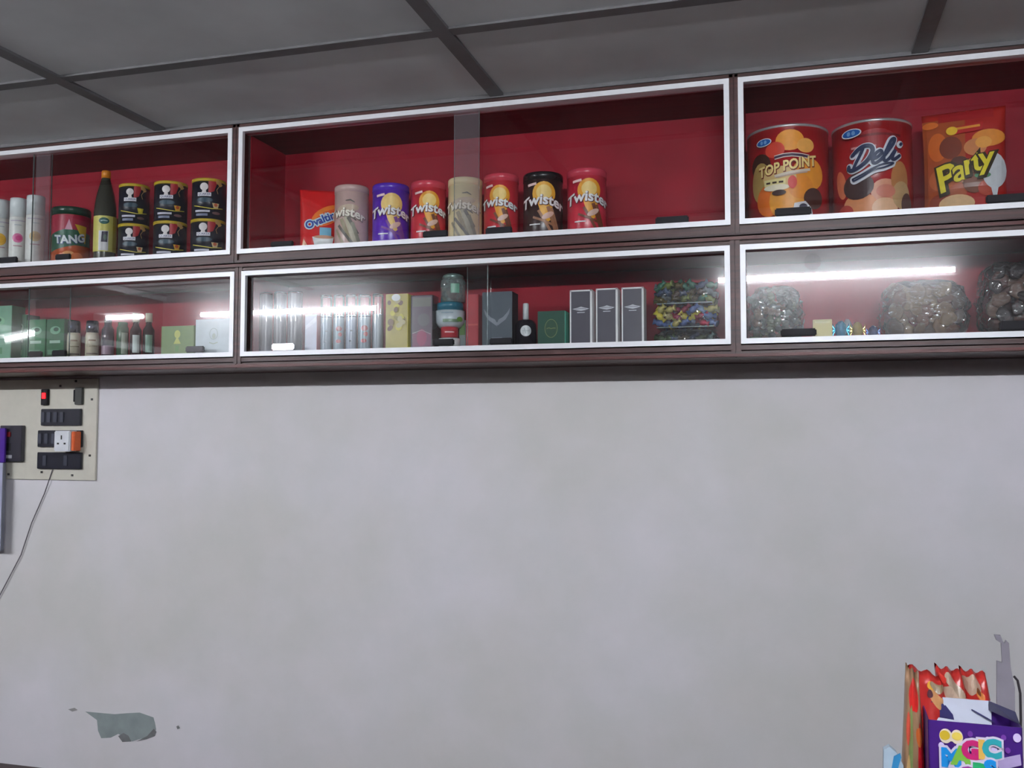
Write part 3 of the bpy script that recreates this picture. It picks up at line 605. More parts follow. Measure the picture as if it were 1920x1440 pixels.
# --- white lotion bottles
for pl, pr, top, c1, c2, nm in ((-22, 22, 371, (225, 170, 40), (235, 185, 60), 'leftmost white lotion bottle with an orange blot'), (18, 51, 369, (205, 60, 130), (215, 110, 160), 'second white lotion bottle, pink blot on its label'), (49, 85, 364, (200, 165, 110), (215, 190, 140), 'tallest white lotion bottle, nearest the drink jar')):
    t, r, h = cyl_root('lotion_bottle', nm, 'bottle', pl, pr, top, .05, SU, 'white bottles in the left upper cabinet')
    MB().lathe([(0, 0), (r*.9, 0), (r, .004), (r, h*.70), (r*.97, h*.73), (0, h*.73)], 32).build('body', mat('white bottle', rgb(228, 230, 226), .35), t)
    MB().lathe([(0, h*.73), (r*.98, h*.73), (r*.99, h*.98), (r*.95, h), (0, h)], 32).build('cap', mat('white cap', rgb(222, 230, 232), .3), t)
    p = Print(); p.rect(-r*1.2, r*1.2, h*.10, h*.70, ink(222, 224, 220)); p.ell(0, h*.42, r*.62, r*.6, ink(*c2)); p.ell(.003, h*.42, r*.35, r*.35, ink(*c1)); p.rect(-r*.5, r*.5, h*.30, h*.315, ink(190, 150, 160)); p.rect(-r*.9, r*.9, h*.66, h*.675, ink(190, 185, 200)); p.rect(-r*.4, r*.4, h*.60, h*.612, ink(180, 190, 195))
    p.build('printed_label', t, cyl_map(r), .004)

# ---------------- lower cabinet
def box_thing(name, label, cat, pl, pr, ptop, front, depth, base, m, group=None, yaw=0.0, parts='body', bev=.0008):
    a, c = hitY(pl, 600, front).x, hitY(pr, 600, front).x; x = (a+c)/2; hh = hitY((pl+pr)/2, ptop, front).z-base; w2 = (c-a)/2
    t = thing(name, label, cat, (x, front, base), yaw, group)
    MB().box(-w2, w2, 0, depth, 0, hh, bev=bev).build(parts, m, t)
    return t, w2, hh
# green cartons
GC = 'green cartons in the left lower cabinet'
for pl, pr, top, col, fr, nm in ((-40, 22, 574, (118, 172, 142), .06, 'pale green carton at the left edge of the photo'), (24, 50, 590, (44, 112, 76), .10, 'dim green carton second from the left'), (51, 86, 599, (30, 118, 66), .065, 'bright green carton third from the left'), (88, 121, 598, (24, 104, 56), .065, 'green carton beside the two small lidded jars')):
    t, w2, hh = box_thing('carton', nm, 'box', pl, pr, top, fr, .055, SL, mat('carton '+nm, rgb(*col), .45, noise=.08), GC)
    p = Print(); p.ell(0, hh*.72, w2*.6, hh*.10, ink(130, 190, 150)); p.ell(w2*.1, hh*.74, w2*.3, hh*.05, ink(40, 90, 60)); p.rect(-w2*.6, w2*.6, hh*.40, hh*.47, ink(190, 220, 200)); p.rect(-w2*.8, w2*.5, hh*.12, hh*.24, ink(90, 150, 110))
    p.build('printed_label', t, flat_map(0))
for pl, pr, nm in ((132, 158, 'small jar with cream label and shiny lid, left of two'), (166, 192, 'small jar with cream label and shiny lid, right of two')):
    t, r, h = cyl_root('small_jar', nm, 'jar', pl, pr, 600, .045, SL, 'small cream-labelled jars')
    MB().lathe([(0, 0), (r, 0), (r, h*.60), (r*.85, h*.70), (0, h*.70)], 28).build('body', mat('cream jar', rgb(225, 215, 190), .3), t)
    MB().lathe([(0, h*.68), (r*.92, h*.68), (r*.95, h*.82), (r*.9, h*.98), (r*.8, h), (0, h)], 28).build('lid', mat('shiny dark lid', rgb(60, 66, 84), .15, metal=.7), t)
    p = Print(); p.rect(-r*.9, r*.9, h*.10, h*.13, ink(120, 100, 90)); p.rect(-r*.8, r*.8, h*.30, h*.33, ink(160, 150, 120)); p.rect(-r*.5, r*.5, h*.45, h*.49, ink(150, 120, 90)); p.build('printed_label', t, cyl_map(r), .004)
t, r, h = cyl_root('dark_bottle', 'dark squat bottle with pale pink base label behind the pane edge', 'bottle', 196, 220, 594, .05, SL)
MB().lathe([(0, 0), (r, 0), (r, h*.70), (r*.6, h*.80), (r*.6, h), (0, h)], 24).build('body', mat('dark bottle glass', rgb(36, 34, 50), .15), t)
Print().rect(-r*1.2, r*1.2, h*.08, h*.30, ink(150, 120, 140)).build('printed_label', t, cyl_map(r), .004)
t, r, h = cyl_root('green_bottle', 'slim green and white bottle left of the cream-capped pair', 'bottle', 224, 247, 603, .06, SL)
MB().lathe([(0, 0), (r, 0), (r, h*.84), (r*.8, h*.9), (r*.8, h), (0, h)], 24).build('body', mat('green bottle', rgb(50, 92, 66), .25), t)
Print().rect(-r*.2, r*.9, h*.1, h*.7, ink(170, 185, 165)).build('printed_label', t, cyl_map(r), .004)
for pl, pr, col, nm in ((249, 271, (196, 208, 205), 'dark bottle with cream cap and pale label, left of the pair'), (273, 295, (110, 150, 130), 'dark bottle with cream cap and green label, right of the pair')):
    t, r, h = cyl_root('sauce_bottle', nm, 'bottle', pl, pr, 586, .06, SL, 'cream-capped bottles')
    MB().lathe([(0, 0), (r, 0), (r, h*.62), (r*.55, h*.72), (r*.5, h*.80), (0, h*.80)], 24).build('body', mat('dark brown bottle', rgb(48, 30, 32), .15), t)
    MB().lathe([(0, h*.80), (r*.60, h*.80), (r*.60, h), (0, h)], 24).build('cap', mat('cream cap', rgb(215, 205, 180), .4), t)
    Print().rect(-r*.55, r*.65, h*.10, h*.50, ink(*col)).build('printed_label', t, cyl_map(r), .004)
t, w2, hh = box_thing('carton', 'olive green carton with a small yellow figure beside the white box', 'box', 303, 364, 611, .055, .06, SL, mat('olive carton', rgb(126, 150, 92), .5), GC)
p = Print(); p.ell(0, hh*.72, .010, .012, ink(190, 195, 80)); p.poly([(-.012, hh*.40), (0, hh*.66), (.012, hh*.40)], ink(190, 195, 80)); p.rect(-.006, .006, hh*.14, hh*.34, ink(110, 150, 80)); p.build('printed_label', t, flat_map(0))
t, w2, hh = box_thing('perfume_box', 'pale white box with a faint round crest, right end of the left cabinet', 'box', 367, 436, 598, .045, .05, SL, mat('pale box', rgb(205, 215, 222), .4))
p = Print(); p.ring(0, hh*.58, .013, .016, .0018, ink(170, 185, 185)); p.ell(.001, hh*.52, .006, .008, ink(185, 195, 190)); p.stroke([(-.014, hh*.34), (0, hh*.30), (.014, hh*.34)], .003, ink(180, 190, 180)); p.build('printed_label', t, flat_map(0))

# clear canisters
CG = 'clear canisters in the middle lower cabinet'
def canister(pl, pr, top, nm, inner, prt=None, fr=.05):
    t, r, h = cyl_root('clear_canister', nm, 'canister', pl, pr, top, fr, SL, CG)
    MB().lathe([(r, 0.001), (r, h)], 24).build('clear_tube', M_CLEAR, t)
    MB().lathe([(r*1.0, h), (r*1.02, h-.004), (r*1.02, h-.001), (0, h)], 24).build('rim', M_CLEAR, t)
    ih = h*inner[0]
    MB().lathe([(0, .001), (r*.9, .001), (r*.9, ih), (r*.8, ih+.003), (0, ih+.003)], 24).build('filled_card', mat('card %d %d %d' % inner[1], rgb(*inner[1]), .4), t)
    if prt:
        p = Print(); prt(p, r*.9, h); p.build('printed_label', t, cyl_map(r*.9), .004)
g1 = (.95, (120, 124, 132))
canister(464, 488, 548, 'leftmost clear canister with dim grey contents', (.95, (70, 76, 84)))
canister(489, 515, 547, 'second clear canister from the left, grey contents', (.95, (92, 98, 104)))
canister(516, 541, 546, 'third clear canister, dim grey contents', (.95, (62, 66, 76)))
canister(542, 570, 545, 'fourth clear canister, right beside the white and red box', (.95, (96, 98, 106)))
t, w2, hh = box_thing('white_box', 'white box with a red side, left of the red-marked canisters', 'box', 572, 594, 590, .05, .05, SL, mat('white card', rgb(205, 206, 225), .4))
MB().box(w2, w2+.001, .0005, .0495, .001, hh-.001).build('red_side', mat('red brown side', rgb(176, 84, 90), .45), t)
Print().poly([(-w2*.9, hh*.70), (w2*.9, hh*.95), (w2*.9, hh*.80), (-w2*.9, hh*.60)], ink(225, 225, 240)).build('printed_label', t, flat_map(0))
def redmark(p, r, h):
    p.ell(0, h*.40, r*.55, r*.50, ink(200, 60, 70)); p.ell(r*.2, h*.30, r*.35, r*.40, ink(215, 60, 60)); p.ell(-r*.1, h*.18, r*.45, r*.35, ink(205, 70, 80)); p.rect(-r*1.2, r*1.2, h*.60, h*.62, ink(120, 125, 140))
def darkmark(p, r, h):
    p.ell(0, h*.36, r*.22, r*.15, ink(70, 80, 100)); p.ell(-r*.2, h*.18, r*.25, r*.15, ink(90, 100, 120)); p.rect(-r*1.2, r*1.2, h*.60, h*.62, ink(120, 125, 140))
canister(603, 626, 552, 'clear canister with dark specks beside the white and red box', (.62, (190, 205, 220)), darkmark)
canister(627, 649, 552, 'clear canister with a red figure, left one of two', (.62, (190, 205, 218)), redmark)
canister(650, 672, 551, 'clear canister with dark specks between two red-figured ones', (.62, (196, 205, 226)), darkmark)
canister(673, 698, 551, 'clear canister with a red figure, right one of two', (.62, (190, 205, 218)), redmark)
canister(700, 721, 550, 'plain whitish clear canister beside the yellow box', (.62, (200, 206, 215)))
t, w2, hh = box_thing('yellow_box', 'yellow box with brown mottled print in the middle lower cabinet', 'box', 723, 764, 551, .045, .05, SL, mat('yellow box', rgb(196, 182, 110), .4))
MB().box(w2, w2+.0012, .0005, .0495, .001, hh-.001).build('yellow_side', mat('bright yellow side', rgb(215, 200, 40), .4), t)
p = Print(); q = random.Random(3)
for i in range(16): p.ell(q.uniform(-.8, .8)*w2*.85, hh*q.uniform(.3, .95), w2*q.uniform(.15, .35), w2*q.uniform(.12, .3), ink(*q.choice([(120, 90, 60), (150, 140, 70), (205, 195, 150), (100, 60, 50), (215, 205, 90)])), q.random()*3)
p.ell(0, hh*.93, w2*.4, w2*.3, M_WHITE); p.build('printed_label', t, flat_map(0))
t, w2, hh = box_thing('purple_box', 'translucent purple box with pink print beside the yellow box', 'box', 772, 810, 555, .05, .05, SL, mat('purple box', rgb(110, 74, 96), .3))
p = Print(); p.rect(-w2*.9, w2*.9, hh*.05, hh*.30, ink(150, 70, 110)); p.ell(0, hh*.22, w2*.5, hh*.16, ink(185, 60, 110)); p.ell(w2*.2, hh*.55, w2*.6, hh*.12, ink(120, 105, 110)); p.rect(-w2*.9, w2*.9, hh*.80, hh*.97, ink(130, 120, 110)); p.stroke([(-w2*.9, hh*.3), (0, hh*.36), (w2*.9, hh*.28)], .002, ink(200, 170, 180)); p.build('printed_label', t, flat_map(0))
MB().box(-w2-.002, w2+.002, -.002, .052, .0, hh+.002).build('clear_wrap', M_CLEAR, t)
# stack of jars
x, y, r, zt = place_cyl(826, 862, 631, .05)
t = thing('red_jar', 'small white jar with a red label, bottom of the jar stack', 'jar', (x, y, SL), facing(x, y), 'stacked jars')
h1 = zt-SL
h1 = max(h1, .02)
MB().lathe([(0, 0), (r*1.1, 0), (r*1.1, h1*.9), (0, h1)], 28).build('base', mat('white plastic', rgb(225, 228, 228), .3), t)
za = hitY(845, 612, .05).z-SL
MB().lathe([(0, h1), (r*.9, h1), (r*.9, za), (0, za)], 28).build('body', mat('red jar label', rgb(190, 50, 62), .4), t)
p = Print(); p.rect(-r*.5, r*.5, (h1+za)/2-.002, (h1+za)/2+.001, ink(230, 190, 190)); p.build('printed_label', t, cyl_map(r*.9), .004)
t, r, h = cyl_root('white_tub', 'white tub with a teal lid, middle of the jar stack', 'jar', 817, 873, 565, .045, SL+za+.0005, 'stacked jars')
MB().lathe([(0, 0), (r*.72, 0), (r*.95, h*.20), (r*.97, h*.68), (0, h*.70)], 32).build('body', mat('white tub', rgb(196, 208, 215), .3), t)
MB().lathe([(0, h*.70), (r*.88, h*.70), (r*.88, h*.97), (r*.84, h), (0, h)], 32).build('lid', mat('teal lid', rgb(28, 108, 130), .3), t)
p = Print(); p.rect(-r*.5, r*.6, h*.18, h*.30, ink(110, 140, 110)); p.ell(r*.7, h*.30, r*.25, h*.10, ink(100, 160, 60)); p.rect(-r*.6, r*.2, h*.55, h*.58, ink(120, 150, 170)); p.build('printed_label', t, cyl_map(r*.97), .004)
za2 = za+h+.001
t, r, h = cyl_root('glass_jar', 'clear glass jar on top of the jar stack', 'jar', 827, 874, 510, .05, SL+za2, 'stacked jars')
MB().lathe([(0, 0), (r, .002), (r, h*.72), (r*.9, h*.80), (r*.8, h*.84)], 28).build('body', film('jar glass', (.80, .90, .88), .2, .12, .15, bump=.6, scale=70, milk=.22, milk_col=(.6, .72, .70)), t)
MB().lathe([(0, h*.84), (r*.85, h*.84), (r*.87, h*.92), (r*.60, h), (0, h)], 28).build('lid', mat('silver green lid', rgb(150, 175, 170), .2, metal=.6), t)
Print().rect(-r*.2, r*.5, h*.3, h*.62, ink(110, 165, 140)).build('printed_label', t, cyl_map(r), .004)
# behind stack
t, w2, hh = box_thing('pale_box', 'narrow pale green and white box between jar stack and red box', 'box', 861, 873, 600, .10, .04, SL, mat('pale narrow box', rgb(150, 165, 165), .4))
Print().rect(-w2*.9, w2*.9, hh*.5, hh*.9, ink(110, 150, 90)).build('printed_label', t, flat_map(0))
t, w2, hh = box_thing('red_box', 'tall narrow red box left of the grey winged box', 'box', 874, 897, 552, .055, .05, SL, mat('red narrow box', rgb(188, 44, 56), .4))
Print().rect(-w2*.95, w2*.95, hh*.42, hh*.45, ink(215, 90, 90)).build('printed_label', t, flat_map(0))
t, w2, hh = box_thing('perfume_box', 'grey perfume box with silver wings emblem', 'box', 904, 960, 547, .05, .055, SL, mat('slate box', rgb(84, 94, 104), .35))
MB().box(w2, w2+.001, .0005, .0545, .001, hh-.001).build('black_side', M_BLACK, t)
p = Print(); sv = mat('silver ink', rgb(150, 156, 166), .3, metal=.3)
wing = [(0, .43), (.06, .50), (.20, .54), (.34, .62), (.44, .70), (.40, .60), (.30, .50), (.20, .46), (.10, .42), (.03, .39)]
zz = [(a*2*w2, hh*c) for a, c in wing]
p.poly(zz, sv); p.poly([(-a, c) for a, c in reversed(zz)], sv); p.poly([(-.03*w2*2, hh*.45), (.03*w2*2, hh*.45), (0, hh*.36)], sv)
p.rect(-w2*.35, w2*.35, hh*.155, hh*.175, sv); p.build('printed_label', t, flat_map(0))
# dark bottle with white medallion
t, r, h = cyl_root('perfume_bottle', 'black bottle with a tall white cap and round white medallion', 'bottle', 966, 1006, 566, .06, SL)
MB().lathe([(0, 0), (r, 0), (r, h*.52), (r*.8, h*.60), (r*.35, h*.64), (0, h*.64)], 32).build('body', mat('black glass', rgb(26, 24, 34), .1), t)
MB().lathe([(0, h*.62), (r*.28, h*.62), (r*.28, h*.98), (r*.22, h), (0, h)], 24).build('cap', mat('pearl cap', rgb(222, 226, 228), .2), t)
p = Print(); p.ell(0, h*.36, .0145, .0145, ink(214, 218, 220)); p.stroke([(-.004, h*.42), (0, h*.30)], .002, ink(160, 170, 175)); p.stroke([(-.009, h*.36), (.009, h*.36)], .0015, ink(160, 170, 175)); p.build('medallion', t, cyl_map(r), .004)
t, w2, hh = box_thing('perfume_box', 'dark green square box with a gold oval crest', 'box', 1008, 1059, 583, .05, .05, SL, mat('deep green box', rgb(22, 78, 60), .35))
MB().box(w2, w2+.0015, .0005, .0495, .001, hh-.001).build('teal_side', mat('teal side', rgb(90, 190, 165), .3), t)
gd = mat('gold ink', rgb(128, 140, 92), .35, metal=.2)
p = Print(); p.ell(0, hh*.50, .0165, .024, ink(38, 80, 56)); p.ring(0, hh*.50, .0165, .0235, .0016, gd); p.stroke([(-.012, hh*.49), (-.006, hh*.52), (0, hh*.49), (.006, hh*.51), (.012, hh*.50)], .0022, gd); p.build('printed_label', t, flat_map(0))
for pl, pr, top, nm in ((1069, 1110, 544, 'left'), (1118, 1158, 541, 'middle'), (1166, 1207, 539, 'right')):
    t, w2, hh = box_thing('silver_edged_carton', 'tall charcoal carton with silver edges, %s of the three' % nm, 'box', pl, pr, top, .05, .045, SL, mat('charcoal card', rgb(82, 78, 90), .4), 'silver-edged cartons')
    b = MB(); e = .0048
    b.box(-w2-.0006, -w2+e*.6, -.001, .0455, 0.0005, hh); b.box(w2-e, w2+.0006, -.001, .0455, .0005, hh); b.box(-w2, w2, -.001, .0455, hh-e*.7, hh+.0006)
    b.build('silver_edging', mat('silver foil with painted shine', rgb(250, 248, 250), .4, metal=.0), t)  # near-white colour stands in for the tube's reflection on the silver
    p = Print(); svm = mat('silver ink bright', rgb(215, 216, 224), .3)
    p.poly([(-w2*.8, hh*.66), (-w2*.3, hh*.68), (0, hh*.70), (w2*.3, hh*.68), (w2*.75, hh*.66), (w2*.4, hh*.635), (0, hh*.62), (-w2*.4, hh*.635)], svm)
    p.stroke([(-w2*.5, hh*.655), (0, hh*.665), (w2*.5, hh*.655)], .0012, ink(120, 116, 130)); p.rect(-w2*.35, w2*.35, hh*.585, hh*.600, svm); p.build('printed_label', t, flat_map(0))

# --- wrapped sweets and their cellophane packs
def sweet_mesh(col):
    b = MB(); m = mat('sweet foil %d %d %d' % col, rgb(*col), .25, metal=.25, noise=.25, scale=90)
    b.lathe([(.0, -.0135), (.009, -.017), (.004, -.009), (.0075, -.006), (.0088, 0), (.0075, .006), (.004, .009), (.009, .017), (0, .0135)], 10, axis='X', m=m)
    return b
_sw = {}
def sweet(col, loc, rot, label, group, scale=1.0):
    if col not in _sw:
        o = sweet_mesh(col).build('wrapped_sweet'); _sw[col] = o
    else:
        o = _sw[col].copy(); C.objects.link(o)
    o.location = loc; o.rotation_euler = rot; o.scale = (scale,)*3
    return tag(o, label, 'sweet', group)
def cello_bag(name, label, pl, pr, top, front, depth, base, group=None, crinkle=.006, m=None, sag=.0):
    a, c = hitY(pl, 600, front).x, hitY(pr, 600, front).x; x = (a+c)/2; w2 = (c-a)/2; hh = hitY((pl+pr)/2, top, front).z-base
    t = thing(name, label, 'bag', (x, front, base), 0, group)
    bm = bmesh.new(); bmesh.ops.create_icosphere(bm, subdivisions=4, radius=1.0); q = random.Random(int(pl))
    for v in bm.verts:
        n = v.co.copy(); k = 4.0; l = (abs(n.x)**k+abs(n.y)**k+abs(n.z)**k)**(1/k); n = n/l
        w = 1+(.5*math.sin(n.x*13+n.z*9+pl)*math.sin(n.z*17-n.x*5)+q.uniform(-.5, .5))*crinkle/.05
        sh = 1-.12*max(0, n.z)-.0
        v.co = Vector((n.x*w2*sh*(1+(w-1)*.6), depth/2+n.y*depth/2*(1-.2*max(0, n.z)), hh/2+n.z*hh/2*(1+(w-1)*.3)))
        v.co.z = max(0.0003, v.co.z)
    for f in bm.faces: f.smooth = False
    b = MB(); b.bm.free(); b.bm = bm
    b.build('cellophane', m or M_CELLO, t)
    return t, x, w2, hh
COLS1 = [(90, 80, 46), (92, 74, 60), (60, 110, 90), (110, 120, 125), (120, 130, 70), (70, 84, 110)]
COLS2 = [(150, 25, 60), (170, 160, 90), (205, 190, 60), (80, 100, 150), (120, 40, 60), (110, 130, 160)]
COLS3 = [(28, 60, 60), (50, 66, 90), (80, 90, 110), (60, 80, 50), (100, 96, 84)]
zb = SL
for i, (top, cols, word, hue) in enumerate(((614, COLS3, 'bottom', 'dark green and grey'), (569, COLS2, 'middle', 'red, gold and blue'), (526, COLS1, 'top', 'green and silver'))):
    t, x, w2, hh = cello_bag('sweet_pack', 'flat cellophane pack of %s sweets, %s of the three-high stack' % (hue, word), 1226, 1343, top, .05, .13, zb, 'stacked packs of sweets', .004)
    MB().box(-w2*.92, w2*.92, .004, .126, .0008, .0025).build('tray', mat('clear tray', rgb(120, 135, 140), .2, noise=.2), t)
    q = random.Random(40+i); nx = 7
    zz = zb+.012
    while zz < zb+hh-.009:
        for k in range(nx):
            for yy in (.062, .09):
                sweet(cols[(k*2+int(zz*1000)+i) % len(cols)] if q.random() < .6 else q.choice(cols), (x-w2*.80+w2*1.6*k/(nx-1)+q.uniform(-.003, .003), yy+q.uniform(-.004, .004), zz+q.uniform(-.001, .001)), (q.uniform(-1, 1), q.uniform(-.8, .8), q.uniform(-.6, .6)),
                      'small foil-wrapped sweet inside the %s cellophane pack of the stack' % word, 'sweets in the %s pack' % word, 1.0)
        zz += .017
    zb += hh+.0006
# right bag
t, x, w2, hh = cello_bag('sweet_bag', 'clear crinkled bag of pale green sweets at the left of the right lower cabinet', 1402, 1506, 531, .05, .13, SL, None, .010)
q = random.Random(11)
for k in range(42):
    z = SL+.012+(k//6)*.0195
    if z > SL+hh-.012: break
    sweet(q.choice([(96, 112, 106), (120, 136, 132), (72, 84, 84), (104, 118, 96), (130, 110, 92), (84, 96, 100)]), (x+(k % 6-2.5)*w2*.28+q.uniform(-.004, .004), .075+.03*(k % 2)+q.uniform(-.006, .006), z+q.uniform(-.003, .003)), (q.random()*3, q.random()*3, q.random()*3),
          'dull wrapped sweet inside the clear pale green bag', 'sweets in the pale green bag', 1.15)
# small loose packets
t, w2, hh = box_thing('gold_packet', 'small dull gold packet between the sweet bags', 'packet', 1524, 1560, 599, .055, .03, SL, mat('dull gold', rgb(150, 138, 78), .4, metal=.2), 'small packets')
Print().rect(-w2*.8, w2*.8, hh*.82, hh*.92, ink(175, 165, 105)).build('printed_label', t, flat_map(0))
def twist(name, label, px0, px1, py0, col, y=.07, metal=.4):
    a, c = hitY(px0, 610, y).x, hitY(px1, 610, y).x; x = (a+c)/2; L = (c-a)/2; z1 = hitY((px0+px1)/2, py0, y).z; hh = (z1-SL)/2
    t = thing(name, label, 'sweet', (x, y, SL+.0003), 0, 'large shiny sweets')
    m = mat('shiny foil %d %d %d' % col, rgb(*col), .18, metal=metal, noise=.3, scale=60)
    q = random.Random(int(px0)); bm = bmesh.new(); bmesh.ops.create_icosphere(bm, subdivisions=3, radius=1)
    for v in bm.verts: v.co = Vector((v.co.x*L*.72*(1+q.uniform(-.1, .1)), v.co.y*.014, hh+v.co.z*hh*(1+q.uniform(-.12, .0))))
    b = MB(); b.bm.free(); b.bm = bm; b.build('foil_body', m, t)
    for s in (-1, 1):
        b = MB()
        for k in range(6):
            a0 = -.9+k*.3; b.poly([(s*L*.62, 0, hh), (s*L, .004*(k % 2), hh+hh*.8*a0), (s*L, -.004*(k % 2), hh+hh*.8*(a0+.3))])
        b.build('twisted_end', m, t, rec=False)
twist('foil_sweet', 'shiny cyan twist-wrapped sweet', 1561, 1592, 601, (20, 160, 205))
twist('foil_sweet', 'pale silver-white foil sweet behind the cyan one', 1576, 1602, 597, (190, 205, 215), .115)
twist('foil_sweet', 'shiny gold twist-wrapped sweet right of the cyan one', 1594, 1622, 603, (205, 180, 90))
twist('foil_sweet', 'blue foil sweet beside the brown snack bag', 1624, 1650, 610, (60, 90, 150), .08)
# brown bag of round snacks
def disc(col):
    b = MB(); m = mat('snack %d %d %d' % col, rgb(*col), .45, noise=.2, scale=60)
    b.lathe([(0, -.002), (.012, -.0025), (.021, -.0035), (.0235, 0), (.020, .003), (0, .002)], 18, axis='Y', m=m)
    for v in b.bm.verts: a_ = math.atan2(v.co.z, v.co.x); v.co.x *= 1+.10*math.sin(3*a_); v.co.z *= .8+.08*math.cos(5*a_)
    return b
_dc = {}
def snack(name, cols, bagx, w2, hh, seed, lab, group, rad=1.0, n=60, step=.03):
    q = random.Random(seed); row = 0; z = SL+.026*rad
    while z < SL+hh-.020*rad:
        k = 0; xx = -w2+.036*rad
        while xx < w2-.034*rad:
            col = q.choice(cols)
            if col not in _dc: _dc[col] = o = disc(col).build(name)
            else: o = _dc[col].copy(); C.objects.link(o)
            o.name = name
            o.location = (bagx+xx+q.uniform(-.005, .005)+(row % 2)*.012, .085+q.uniform(0, .012)+.016*(k % 2), z+q.uniform(-.005, .005)); o.rotation_euler = (q.uniform(-.45, .45), q.uniform(-3, 3), q.uniform(-.35, .35)); o.scale = (rad*q.uniform(.75, 1.15),)*3
            tag(o, lab, 'snack', group); xx += step*rad; k += 1
        z += step*rad*.9; row += 1
t, x, w2, hh = cello_bag('snack_bag', 'large cellophane bag of round brown and beige snacks', 1655, 1826, 518, .05, .15, SL, None, .007)
snack('round_snack', [(112, 84, 52), (128, 98, 62), (74, 52, 38), (112, 70, 42), (84, 66, 48), (136, 110, 74)], x, w2, hh, 5, 'round biscuit-like snack inside the large beige cellophane bag', 'snacks in the beige bag', .92, step=.027)
t, x, w2, hh = cello_bag('snack_bag', 'dark crinkled cellophane bag at the right edge of the photo', 1846, 1965, 484, .05, .15, SL, None, .012)
snack('dark_snack', [(40, 30, 34), (86, 42, 32), (28, 28, 40), (120, 92, 76), (52, 40, 42)], x, w2, hh, 8, 'dark sweet lump inside the dark cellophane bag at the right edge', 'dark sweets in the right edge bag', .9, step=.027)

# ------------------------------------------------------------------ switch panel
def wbox(px0, px1, py0, py1, Y0, Y1):
    a = hitY(px0, (py0+py1)/2, WY); c = hitY(px1, (py0+py1)/2, WY); m_ = (px0+px1)/2
    z1 = hitY(m_, py0, WY).z; z0 = hitY(m_, py1, WY).z
    return a.x, c.x, z0, z1
x0, x1, z0, z1 = wbox(-150, 184, 713, 898, 0, 0)
z1 = min(z1, ZL0-.004)
P = thing('switch_panel', 'cream electrical switchboard on the wall with black switches and a red light', 'switchboard', ((x0+x1)/2, WY, z0)); ox, oz = (x0+x1)/2, z0
PT = .008
MB().box(x0-ox, x1-ox, -PT, 0, 0, z1-z0, bev=.001).build('board', mat('cream board', rgb(205, 203, 190), .5, noise=.04), P)
def pbox(name, px0, px1, py0, py1, d, m, parent=None, y0=PT, bev=.0015, inset=0):
    a, c, e, f = wbox(px0, px1, py0, py1, 0, 0)
    return MB().box(a-ox, c-ox, -y0-d, -y0, e-oz, f-oz, bev=bev).build(name, m, parent or P)
for sx, sy in ((146, 715), (117, 724), (176, 749), (172, 854), (139, 891), (82, 885), (20, 889)): pbox('screw', sx-2, sx+2, sy-2, sy+2, .002, mat('dark screw', (.05, .05, .05), .4, metal=.5), bev=.0005)
ind = pbox('indicator_lamp', 84, 97, 730, 760, .010, M_BLACK)
pbox('red_lens', 86.5, 94, 737, 748, .003, mat('lit red lens', rgb(235, 40, 50), .3, emit=(rgb(255, 40, 50), .35)), ind, y0=PT+.010)
sw = pbox('small_switch', 147, 161, 727, 759, .010, mat('grey black plastic', (.03, .033, .03), .4)); pbox('rocker', 144.5, 149, 731, 754, .006, M_BLACK, sw, y0=PT+.004)
M_BANK = mat('switch bank black', rgb(28, 31, 42), .3); M_ROCK = mat('rocker grey', rgb(62, 66, 78), .35)
for (a, c, e, f, rk) in ((84, 158, 767, 798, (89, 100, 112, 124)), (78, 160, 807, 838, (83, 95, 108, 120)), (77, 159, 848, 879, (92, 131))):
    bk = pbox('switch_bank', a, c, e, f, .010, M_BANK)
    for s in rk: pbox('rocker', s-3.5, s+3.5, e+6, f-6, .0035, M_ROCK, bk, y0=PT+.010, bev=.001)
so = pbox('breaker', 10, 51, 798, 865, .016, mat('charcoal breaker', rgb(44, 44, 54), .35))
pbox('red_toggle', 17, 32, 810, 819, .004, mat('dull red', rgb(120, 22, 30), .4), so, y0=PT+.016)
pbox('socket_hole', 22, 31, 831, 845, .0008, M_BLACK, so, y0=PT+.016, bev=0)
pbox('rating_sticker', 21, 33, 853, 859, .0008, mat('pale sticker', rgb(150, 152, 160), .5), so, y0=PT+.016, bev=0)
# plug adapter (plugged in: a thing of its own)
a, c, e, f = wbox(124, 156, 808, 846, 0, 0)
A = thing('plug_adapter', 'white multi plug adapter with an orange side plugged into the switchboard', 'adapter', (a, WY-PT-.010, e))
MB().box(0, (c-a)*.92, -.036, 0, 0, f-e, bev=.003).build('body', mat('white adapter', rgb(222, 226, 232), .35), A)
MB().box((c-a)*.92, (c-a)*1.12, -.030, 0, .002, f-e-.002, bev=.002).build('orange_side', mat('orange side', rgb(205, 92, 40), .4), A)
b = MB(); W_, H_ = (c-a)*.92, f-e
b.box(W_*.45, W_*.52, -.0368, -.0358, H_*.58, H_*.78); b.box(W_*.22, W_*.34, -.0368, -.0358, H_*.34, H_*.42); b.box(W_*.64, W_*.76, -.0368, -.0358, H_*.34, H_*.42)
b.build('pin_holes', mat('hole black', (.02, .02, .02), .6), A)
# cord
q0 = wp(104, 880); q1 = wp(42, 1040); q2 = wp(0, 1120); q3 = wp(-60, 1230)
pts = []
K = [Vector((v.x, WY-.006, v.z)) for v in (q0, wp(86, 925), wp(62, 980), q1, wp(20, 1082), q2, wp(-30, 1170), q3)]
K[0].y = WY-.012
MB().tube([tuple(v) for v in K], .0016, 8).build('power_cord', mat('grey cord', rgb(88, 86, 92), .5)); tag(bpy.data.objects['power_cord'], 'thin grey cord running down left from the switchboard', 'cord')
